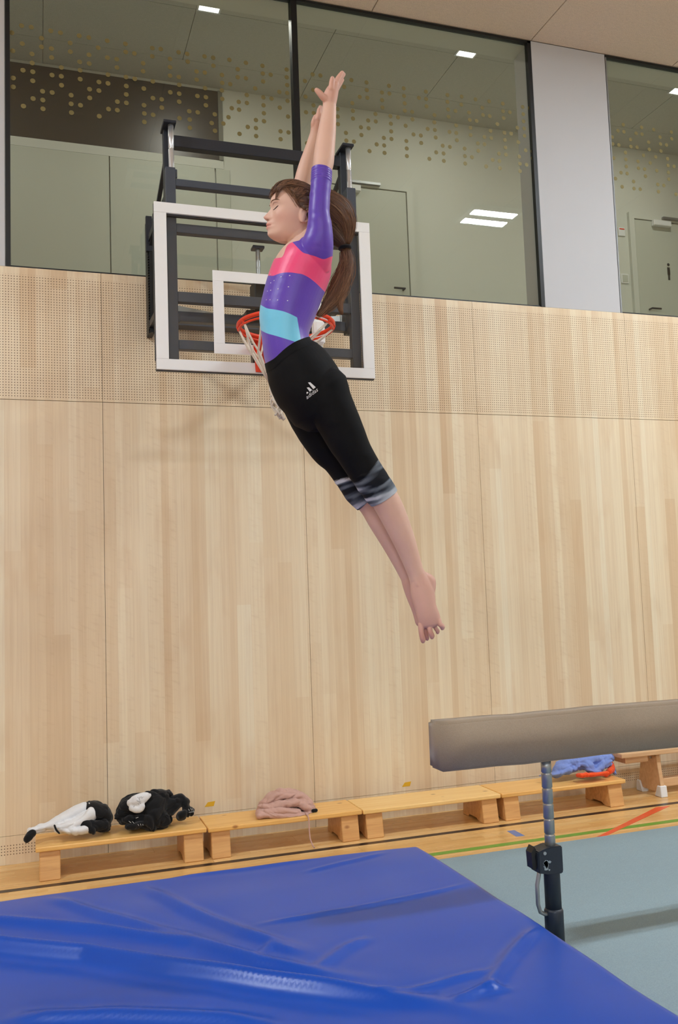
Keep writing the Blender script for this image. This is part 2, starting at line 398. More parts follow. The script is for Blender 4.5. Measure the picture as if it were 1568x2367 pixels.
# reveals, gallery shell
GY, GZ = 8.3, 6.43
g = box('wall_gallery_head', -2.6, 9, D+.06, D+.25, HEAD, GZ, M['gallery']); tag(g, 'white lintel above the gallery windows', kind='structure')
g = box('wall_gallery', -2.6, 11, GY+.03, GY+.2, 3.4, GZ+.1, M['gallery']); tag(g, 'grey white back wall of the gallery', kind='structure')
g = box('floor_gallery', -2.6, 11, D+.26, GY+.03, 3.38, 3.48, M['felt2']); tag(g, 'floor of the gallery', kind='structure')
g = box('wall_gallery_left', -2.7, -2.6, D+.26, GY+.03, 3.4, GZ, M['gallery']); tag(g, 'left end wall of the gallery', kind='structure')
g = box('wall_gallery_right', 11, 11.1, D+.26, GY+.03, 3.4, GZ, M['gallery']); tag(g, 'right end wall of the gallery', kind='structure')
gc = thing('ceiling_gallery', 'grey wood wool board ceiling of the gallery', kind='structure', loc=(3, 7, GZ))
box('slab', -2.6, 11, D+.25, GY+.03, GZ+.012, GZ+.1, M['felt2'], gc)
for i in range(-1, 6):
    for j, (a, b) in enumerate(((5.87, 7.18), (7.184, 7.93), (7.934, GY+.028))):
        x0 = 1.305 + i*1.231*(2 if j != 1 else 1)-(0 if j != 1 else 0)
        wd = 1.231*(2 if j != 1 else 1)
        if x0 > 10.5: continue
        box('ceiling_panel', x0-1.231+.003, min(x0-1.231+wd-.003, 10.99), a, b, GZ, GZ+.012, M['felt2'], gc)
def downlight(i, x, y, label):
    t = thing('downlight', label, 'downlight', (x, y, GZ-.012), 'square downlights in the gallery ceiling')
    bm = bmesh.new()
    for a in ((-.1, .1, -.1, -.085), (-.1, .1, .085, .1), (-.1, -.085, -.085, .085), (.085, .1, -.085, .085)): bm_box(bm, x+a[0], x+a[1], y+a[2], y+a[3], GZ-.010, GZ-.0005)
    part('trim_ring', bm, M['fixture'], t)
    box('diffuser', x-.084, x+.084, y-.084, y+.084, GZ-.006, GZ-.001, M['led_small'], t)
    l = area('downlight_lamp', (x, y, GZ-.03), (x, y+.25, 3.5), .16, .16, 22, (1, .97, .93)); l.location -= t.location; l.parent = t
downlight(0, 1.406, 7.086, 'lit square downlight above the left half of the wide gallery window')
downlight(1, 3.82, 7.10, 'lit square downlight near the right edge of the wide gallery window')
downlight(2, 6.23, 7.12, 'lit square downlight behind the window at the right edge')
downlight(3, -1.0, 7.09, 'added square downlight out of view on the left, brightening the gallery')  # extra unseen lamp, added to brighten the left part of the gallery
# gallery back wall furnishings
dp = thing('dark_transom', 'large dark panel high on the gallery wall at the upper left', 'wall panel', (.2, GY, 5.687))
box('panel', -1.6, 1.70, GY+.004, GY+.028, 5.687, 6.389, M['dark_panel'], dp)
box('side_trim', 1.70, 1.742, GY-.01, GY+.028, 5.685, 6.389, M['groove'], dp)
box('lower_trim', -1.6, 1.742, GY, GY+.028, 5.60, 5.684, M['gallery'], dp)
for i, (a, b) in enumerate(((-1.6, -.36), (-.355, .655), (.665, 1.652), (1.664, 1.8))):
    o = box('gallery_cabinet_panel', a, b, GY-.006, GY+.028, 3.482, 5.596, M['gallery_door'], None, .002)
    tag(o, ['tall plain grey white panel at the far left below the dark transom', 'tall plain panel left of the board upright, below the dark transom', 'tall plain panel seen through the basketball frame', 'narrow filler panel right of the tall plain panels'][i], 'wall panel', 'tall panels below the dark transom')
def gdoor(n, x0, x1, label, closer_x, handle_x, sign=False):
    d = thing('door_%d' % n, label, kind='structure', loc=((x0+x1)/2, GY, 3.482))
    box('leaf', x0, x1, GY-.002, GY+.03, 3.485, 5.575, M['gallery_door'], d, .002)
    bm = bmesh.new(); z1 = 5.583
    for a in ((x0-.075, x0-.008, 3.485, z1+.07), (x1+.008, x1+.075, 3.485, z1+.07), (x0-.008, x1+.008, z1, z1+.07)):
        bm_box(bm, a[0], a[1], GY-.012, GY+.03, a[2], a[3])
    part('frame', bm, M['gallery'], d)
    bm = bmesh.new(); bm_box(bm, closer_x-.16, closer_x+.16, GY-.05, GY-.014, 5.60, 5.625); part('closer_rail', bm, M['alu'], d)
    bm = bmesh.new(); bm_box(bm, closer_x-.30, closer_x-.06, GY-.06, GY-.004, 5.51, 5.575, .006); part('closer_box', bm, M['fixture'], d)
    bm = bmesh.new(); sweep(bm, [(handle_x, GY-.004, 4.53), (handle_x, GY-.055, 4.53), (handle_x+(.12 if handle_x < (x0+x1)/2 else -.12), GY-.055, 4.53)], .011, 8); part('handle', bm, M['steel_dark'], d, True)
    if sign:
        bm = bmesh.new(); x, z = 6.90, 5.01
        bm_box(bm, x-.018, x+.018, GY-.006, GY-.003, z-.055, z+.035)
        bmesh.ops.create_circle(bm, cap_ends=True, radius=.018, segments=14, matrix=Matrix.Translation((x, GY-.006, z+.066)) @ Matrix.Rotation(math.pi/2, 4, 'X'))
        bm_box(bm, x-.013, x-.002, GY-.006, GY-.003, z-.115, z-.055); bm_box(bm, x+.002, x+.013, GY-.006, GY-.003, z-.115, z-.055)
        part('pictogram', bm, M['black'], d)
gdoor(1, 2.74, 3.655, 'pale gallery door with door closer behind the wide window', 3.20, 3.58)
gdoor(2, 6.475, 7.40, 'pale gallery door with a small pictogram behind the right window', 7.0, 6.60, True)
sw = thing('wall_switch', 'small square switch with a red line on the gallery wall, upper of two', 'switch', (6.31, GY, 5.37)); box('plate', 6.265, 6.355, GY+.016, GY+.029, 5.37, 5.47, M['fixture'], sw, .004); box('mark', 6.28, 6.345, GY+.013, GY+.0165, 5.445, 5.457, M['rim'], sw)
sw = thing('wall_switch', 'plain square switch on the gallery wall, lower of two', 'switch', (6.315, GY, 4.82)); box('plate', 6.265, 6.365, GY+.016, GY+.029, 4.82, 4.93, M['fixture'], sw, .004); box('rocker', 6.28, 6.35, GY+.012, GY+.0165, 4.835, 4.915, M['gallery_door'], sw)

# dots printed on the glass
DOTS = []
for o_, s_, L in (((0, 0), 3.92, '195,232 284,246 107,296 460,279 548,296 718,324 805,340 972,369 1137,397 376,345 202,395 376,425 466,440 636,389 890,432 638,468 807,497 975,523 1058,536 1140,471 1218,484 1381,435 1458,444 1381,510 115,460 290,489 468,521 722,560 809,576 1061,612 1297,573 1297,645 292,571 556,611 726,636 979,676 1142,698 1222,714 1385,737 208,636 297,650 120,706 472,680 556,691 297,732 727,717 897,743 979,755 1145,779 1304,802 1544,836 120,787 558,772 812,808 897,821 386,827 473,838 300,893 388,906 645,862 814,887 1145,856 1064,921 1146,932 1306,953 1387,889 1466,900 1467,975 645,941 730,953 213,961 390,986 648,1020 984,988 1064,998 900,1053 1309,1028 1388,1040 1309,1105'),
                 ((380, 80), 3.92, '130,160 207,174 52,220 212,245 365,197 443,209 590,228 740,255 52,295 445,281 292,333 367,344 52,372 132,384 293,408 523,365 666,314 666,385 740,395 525,437 598,448 824,487 890,282 893,352 965,363 896,424 1109,316 1110,386 1114,457 1043,519 1114,529 135,455 370,485 522,505 57,523 135,535 300,556 377,567 135,608 377,640 525,582 748,547 675,609 749,619 898,568 972,579 900,640 1117,600 1047,661 612,666 678,680 903,712 1122,742 226,694 303,704 458,722 582,748 138,757 230,769 430,801 535,805 831,774 904,784 460,871 232,844 757,836 831,846 682,899 833,919 1054,876 1126,886 1055,947 1345,360 1415,370 1275,420 1350,500 1280,562 1353,640 1285,703 1355,710 1295,985'),
                 ((760, 140), 3.136, '165,141 113,190 275,158 277,214 438,183 545,201 387,231 441,239 226,263 281,269 547,256 388,286 706,225 655,270 707,278 172,308 391,340 552,310 553,364 606,372 710,331 862,249 965,261 862,299 963,319 1065,281 1164,295 867,354 920,364 768,395 870,407 1018,377 1115,342 1120,395 1024,430 1073,437 1169,403 1263,312 1265,367 1314,374 1269,416 1224,461 65,350 176,364 177,420 66,405 68,460 340,387 342,441 287,434 449,403 503,411 452,457 608,426 559,472 767,448 719,495 771,503 925,470 877,517 926,524 1029,487 1030,540 1175,510 1180,562 1130,554 1275,523 1324,530 1279,576 1369,487 1376,591 235,483 290,490 238,539 126,524 129,580 184,587 454,513 401,560 456,568 616,535 669,543 672,597 564,583 777,557 931,577 828,617 880,625 1083,600 1131,607 1086,654 1282,630 1236,675 1286,682 349,607 403,615 297,656 406,669 567,637 568,692 781,665 834,673 731,712 836,727 987,638 989,692 1040,700 991,746 1190,720 1239,728 1143,767 1243,780 1383,696 1388,748 1436,755 1389,801 1408,336 1458,344 1412,388 1414,440 1418,492 1421,545 1429,650 1478,657 1480,708'),
                 ((768, 0), 1.96, '1320,565 1296,592 1323,597 1403,577 1378,604 1405,608 1458,587 1538,598 1540,629 1487,621 1435,645 1353,632 1270,621 1272,652 1300,657 1355,664 1383,667 1438,677 1489,652 1516,657 1491,684 1330,691 1277,716 1332,722 1412,704 1387,731 1467,711 1442,738 1521,719 1523,750 1550,754 1334,754 1389,762 1417,766 1472,773 1310,782 1338,786 1421,798 1525,781 1527,812 1285,809 1367,822 1477,836 1504,840 1315,846 1369,854 1397,857 1480,868 1559,880')):
    for p in L.split():
        a, b = map(float, p.split(',')); DOTS.append((o_[0]+a/s_, o_[1]+b/s_))
def dots(win, xlo, xhi):
    V, F = [], []
    n = 12
    used = []
    for px, py in DOTS:
        P = onY(px, py, D+.0185)
        if not (xlo < P[0] < xhi): continue
        if any((P[0]-a)**2+(P[2]-b)**2 < .022**2 for a, b in used): continue
        used.append((P[0], P[2])); k = len(V)
        for dy in (0, .0012):
            for j in range(n): V.append((P[0]+.0155*math.cos(j*2*math.pi/n), P[1]+dy, P[2]+.0155*math.sin(j*2*math.pi/n)))
        F.append([k+j for j in range(n)]); F.append([k+n+j for j in range(n)][::-1])
        for j in range(n): F.append((k+j, k+n+j, k+n+(j+1) % n, k+(j+1) % n))
    o = link('dot_print', mesh('dot_print', np.array(V)-np.array(win.location), F), M['dots'], win); o['kind'] = 'stuff'; o['label'] = 'band of small gold dots printed on the glass'
dots(win1, -.2, 3.6); dots(win2, 4.18, 8)

# hall ceiling lights (the reflection in the glass shows where they hang)
def hall_light(x, y, lit, label):
    t = thing('ceiling_light', label, 'ceiling light', (x, y, HALL_Z-.05), 'twin strip lights on the hall ceiling')
    box('housing', x-.32, x+.32, y-.22, y+.22, HALL_Z-.045, HALL_Z-.001, M['fixture'], t, .004)
    for s in (-1, 1): box('diffuser', x-.26, x+.26, y+s*.115-.055, y+s*.115+.055, HALL_Z-.049, HALL_Z-.044, M['led' if lit else 'led_off'], t)
hall_light(4.75, 2.72, True, 'lit twin strip light reflected in the wide gallery window')
hall_light(1.15, 2.72, False, 'unlit grid light reflected faintly beside the board frame')
for i, x in enumerate((-2.45, 8.35)): hall_light(x, 2.72, True, 'lit twin strip light on the hall ceiling to the '+('left', 'right')[i])
for i, x in enumerate((-2.45, 1.15, 4.75, 8.35)):
    for j, y in enumerate((-.9, -4.5)):
        if j and i == 2: continue
        hall_light(x, y, j == 1, 'hall ceiling light towards the opposite windows, %s in the %s row' % (('first', 'second', 'third', 'fourth')[i], ('near', 'far')[j]))

# ------------------------------------------------------------------ soft shapes: lofted tubes fused by a voxel remesh
def loft(C, ru, rv, n=22, interp=3, caps=True, uref=None):
    """closed tube through centres C with radii ru (in the picture plane) and rv (towards the viewer)"""
    C = np.array(C, float); ru = np.array(ru, float); rv = np.array(rv, float)
    if interp > 1 and len(C) > 2:                       # Catmull-Rom refinement
        def cr(A):
            A = A if A.ndim == 2 else A[:, None]; out = []
            for i in range(len(A)-1):
                p0 = A[max(i-1, 0)]; p1 = A[i]; p2 = A[i+1]; p3 = A[min(i+2, len(A)-1)]
                for k in range(interp):
                    t = k/interp
                    out.append(.5*((2*p1)+(-p0+p2)*t+(2*p0-5*p1+4*p2-p3)*t*t+(-p0+3*p1-3*p2+p3)*t**3))
            out.append(A[-1]); return np.array(out)
        C = cr(C); ru = cr(ru)[:, 0]; rv = cr(rv)[:, 0]
    T = np.gradient(C, axis=0); T /= np.linalg.norm(T, axis=1)[:, None]
    if caps:
        def cap(c, t, a, b, sgn):
            rows = []
            for s in (.45, .8, .97):
                k = math.sqrt(1-s*s); rows.append((c+sgn*t*s*min(a, b), a*k, b*k, t))
            return rows
        rows = cap(C[0], T[0], ru[0], rv[0], -1)[::-1]+[(C[i], ru[i], rv[i], T[i]) for i in range(len(C))]+cap(C[-1], T[-1], ru[-1], rv[-1], 1)
    else: rows = [(C[i], ru[i], rv[i], T[i]) for i in range(len(C))]
    V, F = [], []
    for c, a, b, t in rows:
        vd = (c-CPOS); vd /= np.linalg.norm(vd)
        if uref is not None: vd = np.array(uref, float)
        u = np.cross(vd, t); u /= np.linalg.norm(u); v = np.cross(t, u)
        for k in range(n):
            an = 2*math.pi*k/n; V.append(c+u*a*math.cos(an)+v*b*math.sin(an))
    m = len(rows)
    for i in range(m-1):
        for k in range(n): F.append((i*n+k, i*n+(k+1) % n, (i+1)*n+(k+1) % n, (i+1)*n+k))
    F.append(tuple(range(n))[::-1]); F.append(tuple((m-1)*n+k for k in range(n)))
    return np.array(V), F, C, np.maximum(ru, 1e-4), rv
def fuse(parts, voxel):
    V, F, k = [], [], 0
    for v, f in parts:
        V.append(v); F += [tuple(i+k for i in q) for q in f]; k += len(v)
    me = mesh('tmp', np.vstack(V), F)
    bm = bmesh.new(); bm.from_mesh(me); bmesh.ops.recalc_face_normals(bm, faces=bm.faces); bm.to_mesh(me); bm.free()
    o = bpy.data.objects.new('tmp', me); COL.objects.link(o)
    md = o.modifiers.new('r', 'REMESH'); md.mode = 'VOXEL'; md.voxel_size = voxel; md.adaptivity = 0
    dg = bpy.context.evaluated_depsgraph_get(); ev = o.evaluated_get(dg); r = ev.to_mesh()
    n = len(r.vertices); co = np.empty(n*3, np.float32); r.vertices.foreach_get('co', co); co = co.reshape(-1, 3).astype(float)
    faces = [tuple(p.vertices) for p in r.polygons]
    ev.to_mesh_clear(); bpy.data.objects.remove(o); bpy.data.meshes.remove(me)
    return co, faces
def edges_of(F):
    Q = np.array([f if len(f) == 4 else (*f, f[-1]) for f in F]); E = np.vstack([Q[:, [0, 1]], Q[:, [1, 2]], Q[:, [2, 3]], Q[:, [3, 0]]])
    E = E[E[:, 0] != E[:, 1]]; return np.unique(np.sort(E, 1), axis=0)
def nsum(V, E):
    n = len(V); V2_ = V if V.ndim == 2 else V[:, None]
    S = np.stack([np.bincount(E[:, 0], V2_[E[:, 1], k], n)+np.bincount(E[:, 1], V2_[E[:, 0], k], n) for k in range(V2_.shape[1])], 1)
    return S if V.ndim == 2 else S[:, 0]
def smooth(V, F, it=6, w=.5, mask=None):
    E = edges_of(F); n = len(V); deg = np.zeros(n); np.add.at(deg, E[:, 0], 1); np.add.at(deg, E[:, 1], 1); deg = np.maximum(deg, 1)
    for _ in range(it):
        for lam in (w, -w*.94):                           # Taubin: keeps the volume
            S = nsum(V, E)
            d = S/deg[:, None]-V; V = V + lam*d*(1 if mask is None else mask[:, None])
    return V
def normals(V, F):
    Q = np.array([f if len(f) == 4 else (*f, f[-1]) for f in F]); a = np.cross(V[Q[:, 2]]-V[Q[:, 0]], V[Q[:, 3]]-V[Q[:, 1]])
    N = np.stack([sum(np.bincount(Q[:, k], a[:, c_], len(V)) for k in range(4)) for c_ in range(3)], 1)
    return N/np.maximum(np.linalg.norm(N, axis=1), 1e-12)[:, None]
def vnoise(P, seed=0):
    """smooth value noise in numpy, -1..1"""
    r = np.random.default_rng(seed); T = r.random((32, 32, 32))*2-1
    i = np.floor(P).astype(int); f = P-i; f = f*f*(3-2*f); i &= 31; j = (i+1) & 31
    def g(a, b, c): return T[a, b, c]
    x0 = g(i[:, 0], i[:, 1], i[:, 2])*(1-f[:, 0])+g(j[:, 0], i[:, 1], i[:, 2])*f[:, 0]; x1 = g(i[:, 0], j[:, 1], i[:, 2])*(1-f[:, 0])+g(j[:, 0], j[:, 1], i[:, 2])*f[:, 0]
    y0 = x0*(1-f[:, 1])+x1*f[:, 1]
    x0 = g(i[:, 0], i[:, 1], j[:, 2])*(1-f[:, 0])+g(j[:, 0], i[:, 1], j[:, 2])*f[:, 0]; x1 = g(i[:, 0], j[:, 1], j[:, 2])*(1-f[:, 0])+g(j[:, 0], j[:, 1], j[:, 2])*f[:, 0]
    y1 = x0*(1-f[:, 1])+x1*f[:, 1]
    return y0*(1-f[:, 2])+y1*f[:, 2]
def set_attr(me, name, val):
    val = np.asarray(val, np.float32)
    if val.ndim == 1: me.attributes.new(name, 'FLOAT', 'POINT').data.foreach_set('value', val)
    else: me.attributes.new(name, 'FLOAT_COLOR', 'POINT').data.foreach_set('color', np.hstack([val, np.ones((len(val), 1), np.float32)]).ravel())

# ------------------------------------------------------------------ benches
BT, BY0, BY1 = .175, 5.205, 5.505
def bench(x0, x1, mat, label, dz=0):
    t = thing('low_bench', label, 'bench', ((x0+x1)/2, (BY0+BY1)/2, 0), 'low wooden benches along the wall')
    zt = BT+dz
    for k, (a, b) in enumerate(((BY0, BY1),)): box('seat', x0+.002, x1-.002, a, b, zt-.027, zt, M[mat], t, .006, 2)
    for a in (x0+.022, x1-.022-.108):
        bm = bmesh.new(); z1 = zt-.0275
        prism(bm, [(BY0-.002, 0), (BY0+.075, 0), (BY0+.10, .022), (BY1-.10, .022), (BY1-.075, 0), (BY1-.005, 0), (BY1-.02, z1), (BY0+.022, z1)], 'x', a, a+.108)
        bmesh.ops.bevel(bm, geom=[e for e in bm.edges], offset=.004, segments=1, affect='EDGES')
        part('leg', bm, M['pine_leg'], t)
bench(-.022, .902, 'pine', 'low pine bench holding the black and white clothes', .004)
bench(.906, 1.838, 'pine', 'low pine bench holding the pink sweater', 0)
bench(1.842, 2.772, 'pine_light', 'paler empty low bench left of the beam post', -.003)
bench(2.776, 3.705, 'pine', 'low pine bench behind the beam post, holding blue and orange clothes', -.004)
# turned gymnastics bench at the right
t = thing('gymnastics_bench', 'long wooden gymnastics bench with white rubber feet at the right edge', 'bench', (5.2, 5.40, 0))
box('seat', 3.74, 7.2, 5.285, 5.52, .287, .318, M['beech'], t, .005, 2)
box('hook_block', 3.80, 3.985, 5.33, 5.475, .240, .2865, M['beech'], t, .003)
box('lower_rail', 4.12, 7.0, 5.37, 5.43, .045, .105, M['beech'], t, .006, 2)
for xs in (4.06, 6.9):
    bm = bmesh.new(); prism(bm, [(5.285, .03), (5.54, .03), (5.485, .2868), (5.325, .2868)], 'x', xs-.016, xs+.016)
    bmesh.ops.bevel(bm, geom=[e for e in bm.edges], offset=.003, segments=1, affect='EDGES'); part('leg', bm, M['beech'], t)
    for y0, y1, s in ((5.275, 5.35, 1), (5.478, 5.553, -1)):
        bm = bmesh.new(); ya, yb = (y0, y1) if s > 0 else (y1, y0)
        prism(bm, [(ya, 0), (yb, 0), (ya+s*.045, .075), (ya+s*.008, .075)], 'x', xs-.027, xs+.027)
        bmesh.ops.bevel(bm, geom=[e for e in bm.edges], offset=.004, segments=1, affect='EDGES'); part('rubber_foot', bm, M['rubber_white'], t)
    bm = bmesh.new(); sweep(bm, [(xs-.022, 5.38, .255), (xs-.016, 5.38, .255)], .008, 10); part('bolt', bm, M['bolt'], t)

# yellow tape marks on the wall
for i, (px, py, lb) in enumerate(((485, 1859, 'small yellow tape mark on the wall above the two left benches'), (940, 1813, 'small yellow tape mark on the wall above the paler bench'))):
    P = onY(px, py, D); V = []
    bm = bmesh.new(); prism(bm, [(P[0]-.032, P[2]-.013), (P[0]+.024, P[2]-.013), (P[0]+.034, P[2]+.016), (P[0]-.012, P[2]+.013)], 'y', D-.0012, D+.0005)
    tag(link('tape_mark', from_bm('tape_mark', bm), M['tape']), lb, 'tape', 'yellow tape marks on the wall')

# ------------------------------------------------------------------ mats
MZ, MX1, MY1, MX0, MY0 = .25, 1.748, 4.155, -2.2, 1.15
nx, ny = 300, 240
gx = np.linspace(MX0, MX1, nx); gy = np.linspace(MY0, MY1, ny); GX, GY_ = np.meshgrid(gx, gy)
Z = np.full_like(GX, MZ)
RID = [  # (pixel polyline in the lower strip, height, width)
    ([(-160, 205), (0, 215), (250, 235), (450, 265), (600, 310), (770, 340), (940, 360)], .017, .045),
    ([(-200, 262), (0, 275), (200, 290), (400, 325), (600, 355), (800, 380), (1000, 405), (1130, 432)], .030, .06),
    ([(330, 130), (420, 180), (560, 240), (730, 290)], .013, .040),
    ([(110, 158), (200, 188), (400, 240), (520, 262)], .011, .038),
    ([(590, 220), (800, 182), (960, 150), (1095, 120)], .006, .018),
    ([(735, 325), (800, 275), (860, 245)], .009, .03),
    ([(1125, 385), (1185, 290), (1245, 222)], .014, .032),
    ([(860, 392), (1000, 362), (1160, 318)], .007, .022),
    ([(1050, 405), (1120, 372), (1190, 372)], .010, .028),
    ([(0, 430), (250, 425), (520, 440), (700, 460)], .016, .05),
    ([(590, 300), (625, 270), (700, 290)], .007, .02),
    ([(700, 95), (820, 70), (900, 50)], .004, .02),
    ([(380, 110), (560, 90), (760, 60)], .004, .03)]
for pts, h, wd in RID:
    P = np.array([onZ(a, b+1920, MZ)[:2] for a, b in pts]); best = np.full(GX.shape, 1e9); tt = np.zeros_like(GX); side = np.zeros_like(GX); L = 0
    seg = np.linalg.norm(np.diff(P, axis=0), axis=1); tot = seg.sum()
    for i in range(len(P)-1):
        d = P[i+1]-P[i]; l2 = d@d; s = np.clip(((GX-P[i][0])*d[0]+(GY_-P[i][1])*d[1])/l2, 0, 1)
        qx = GX-(P[i][0]+s*d[0]); qy = GY_-(P[i][1]+s*d[1]); dd = np.hypot(qx, qy); m = dd < best
        best = np.where(m, dd, best); tt = np.where(m, (L+s*seg[i])/tot, tt); side = np.where(m, np.sign(qx*d[1]-qy*d[0]), side); L += seg[i]
    taper = np.clip(np.minimum((tt+.03)/.2, (1.03-tt)/.3), 0, 1); taper = taper*taper*(3-2*taper)
    wd *= .72
    ww = wd*np.where(side > 0, .75, 1.35)
    h *= 1.45
    Z += h*taper*np.exp(-(best/ww)**2) - .15*h*taper*np.exp(-((best-1.9*wd)/(1.2*wd))**2)
pp = np.stack([GX.ravel(), GY_.ravel(), np.zeros(GX.size)], 1)
Z += (vnoise(pp*1.6, 3)*.010 + vnoise(pp*4.5, 5)*.0035).reshape(Z.shape)
e = np.minimum.reduce([MX1-GX, GX-MX0, MY1-GY_, GY_-MY0]); rr = .03
Z = np.where(e < rr, Z-(rr-np.sqrt(np.maximum(rr*rr-(rr-e)**2, 0))), Z)
V = np.stack([GX.ravel(), GY_.ravel(), Z.ravel()], 1).tolist(); F = [(j*nx+i, j*nx+i+1, (j+1)*nx+i+1, (j+1)*nx+i) for j in range(ny-1) for i in range(nx-1)]
rim_ = [i for i in range(nx)]+[j*nx+nx-1 for j in range(1, ny)]+[(ny-1)*nx+i for i in range(nx-2, -1, -1)]+[j*nx for j in range(ny-2, 0, -1)]
k0 = len(V); V += [(V[i][0], V[i][1], 0.0) for i in rim_]; n_ = len(rim_)
for i in range(n_): F.append((rim_[i], k0+i, k0+(i+1) % n_, rim_[(i+1) % n_]))
F.append([k0+i for i in range(n_)][::-1])
mt = thing('crash_mat', 'large blue vinyl crash mat with a creased cover in the foreground', 'mat', ((MX0+MX1)/2, (MY0+MY1)/2, 0))
link('cover', mesh('cover', np.array(V)-np.array(mt.location), F, True), M['vinyl'], mt)
zs = MZ-.075
tube('edge_seam', [(MX0+.0, MY0-.001, zs), (MX1+.001, MY0-.001, zs), (MX1+.001, MY1+.001, zs), (MX0, MY1+.001, zs)], .004, M['vinyl_seam'], mt, 6, True)
c = box('gym_carpet', MX1+.004, 9.0, -2.0, 4.60, .0005, .022, M['carpet'], None, .006, 2); tag(c, 'grey blue rolled out gymnastics carpet under the balance beam', 'carpet')
c.location.z = .0005
# the crash mat lies partly on the carpet: carpet starts under its edge
c.location.x += 0

# ------------------------------------------------------------------ balance beam
bb = thing('balance_beam', 'suede covered balance beam on a steel post', 'balance beam', (4.0, 3.31, .022))
bm = bmesh.new(); bm_box(bm, 1.480, 6.48, 3.25, 3.37, .775, .963)
bmesh.ops.subdivide_edges(bm, edges=[e for e in bm.edges if abs(e.verts[0].co.x-e.verts[1].co.x) > 1], cuts=40)
bmesh.ops.bevel(bm, geom=[e for e in bm.edges if e.is_boundary or e.calc_face_angle(0) > 1.2], offset=.010, segments=3, affect='EDGES')
for v in bm.verts: v.co.z += .0018*math.sin(v.co.x*9)+.0012*math.sin(v.co.x*23); v.co.y += .001*math.sin(v.co.x*13)
part('beam', bm, M['suede'], bb, True)
def beam_leg(x, yc=3.312):
    bm = bmesh.new(); pts, rad = [], []
    z = .774
    while z > .40:
        for dz, r in ((0, .0215), (-.052, .0215), (-.054, .0185), (-.058, .0185), (-.060, .0215)): pts.append((x, yc, z+dz)); rad.append(r)
        z -= .061
    sweep(bm, pts, rad, 24); part('inner_tube', bm, M['zinc'], bb, True)
    bm = bmesh.new(); sweep(bm, [(x, yc, .42), (x, yc, .417), (x, yc, .15)], [.028, .033, .033], 28); part('outer_tube', bm, M['post_dark'], bb, True)
    bm = bmesh.new(); sweep(bm, [(x, yc, .182), (x, yc, .172), (x, yc, .045)], [.0335, .0385, .0385], 28); part('socket', bm, M['post_dark'], bb, True)
    cl_ = bmesh.new(); prism(cl_, [(x-.078, .335), (x-.040, .328), (x+.030, .322), (x+.0345, .33), (x+.0345, .430), (x-.02, .432), (x-.078, .418)], 'y', yc-.036, yc+.036)
    bmesh.ops.bevel(cl_, geom=[e for e in cl_.edges], offset=.004, segments=2, affect='EDGES'); part('clamp_block', cl_, M['post_dark'], bb)
    bm = bmesh.new(); sweep(bm, [(x-.05, yc-.0355, .412), (x-.05, yc-.041, .412)], .007, 12); part('bolt', bm, M['bolt'], bb)
    bm = bmesh.new(); rr_ = random.Random(4)
    for k in range(16):
        a, b = rr_.gauss(-.045, .008), rr_.gauss(.366, .011); n_ = rr_.randint(6, 9); s1 = rr_.uniform(.004, .011)
        prism(bm, [(x+a+s1*rr_.uniform(.5, 1.2)*math.cos(2*math.pi*q_/n_), b+s1*rr_.uniform(.4, 1.1)*math.sin(2*math.pi*q_/n_)) for q_ in range(n_)], 'y', yc-.0368, yc-.0355)
    o = part('paint_chips', bm, M['post_chip'], bb); o['kind'] = 'stuff'
    bm = bmesh.new(); prism(bm, [(x-.098, .352), (x-.084, .347), (x-.0785, .37), (x-.086, .395), (x-.079, .425), (x-.086, .438), (x-.101, .415)], 'y', yc-.022, yc+.022); part('latch', bm, M['plastic_black'], bb)
    bm = bmesh.new(); sweep(bm, [(x-.064, yc-.012, .345), (x-.066, yc-.012, .325), (x-.077, yc-.012, .285), (x-.0775, yc-.012, .21), (x-.068, yc-.012, .178), (x-.045, yc-.008, .165), (x-.022, yc, .163)], .0085, 10); part('lever', bm, M['zinc'], bb, True)
    bm = bmesh.new(); bm_box(bm, x-.05, x+.01, yc-.5, yc+.42, .0225, .046, .006); part('foot', bm, M['post_dark'], bb)
beam_leg(1.976); beam_leg(5.8)

# ------------------------------------------------------------------ basketball board on its lifting frame
YB = 4.58
bk = thing('basketball_hoop', 'clear basketball board with white border and orange rim on a dark lifting frame', 'basketball hoop', (1.185, D, 2.6))
BX0, BX1, BZ0, BZ1 = .586, 1.785, 2.654, 3.545
box('board_sheet', BX0+.004, BX1-.004, YB, YB+.010, BZ0+.004, BZ1-.004, M['acrylic'], bk)
bw = .064
bm = bmesh.new()
for a in ((BX0, BX1, BZ1-.056, BZ1), (BX0, BX1, BZ0, BZ0+.056), (BX0, BX0+bw, BZ0+.056, BZ1-.056), (BX1-bw, BX1, BZ0+.056, BZ1-.056)): bm_box(bm, a[0], a[1], YB-.003, YB+.012, a[2], a[3], .0015)
part('white_border', bm, M['board_white'], bk)
bm = bmesh.new()
for a in ((BX0, BX1, BZ1-.064, BZ1-.001), (BX0, BX1, BZ0-.004, BZ0+.05), (BX0-.004, BX0+.052, BZ0+.05, BZ1-.06), (BX1-.06, BX1+.002, BZ0+.05, BZ1-.06)): bm_box(bm, a[0], a[1], YB+.013, YB+.035, a[2], a[3])
part('board_frame', bm, M['steel_dark'], bk)
ix0, ix1, iz0, iz1 = .886, 1.484, 2.752, 3.200
bm = bmesh.new()
for a in ((ix0, ix1, iz1-.055, iz1), (ix0, ix1, iz0, iz0+.055), (ix0, ix0+.058, iz0+.0555, iz1-.0555), (ix1-.058, ix1, iz0+.0555, iz1-.0555)): bm_box(bm, a[0], a[1], YB-.0028, YB-.0002, a[2], a[3])
part('target_square', bm, M['board_white'], bk)
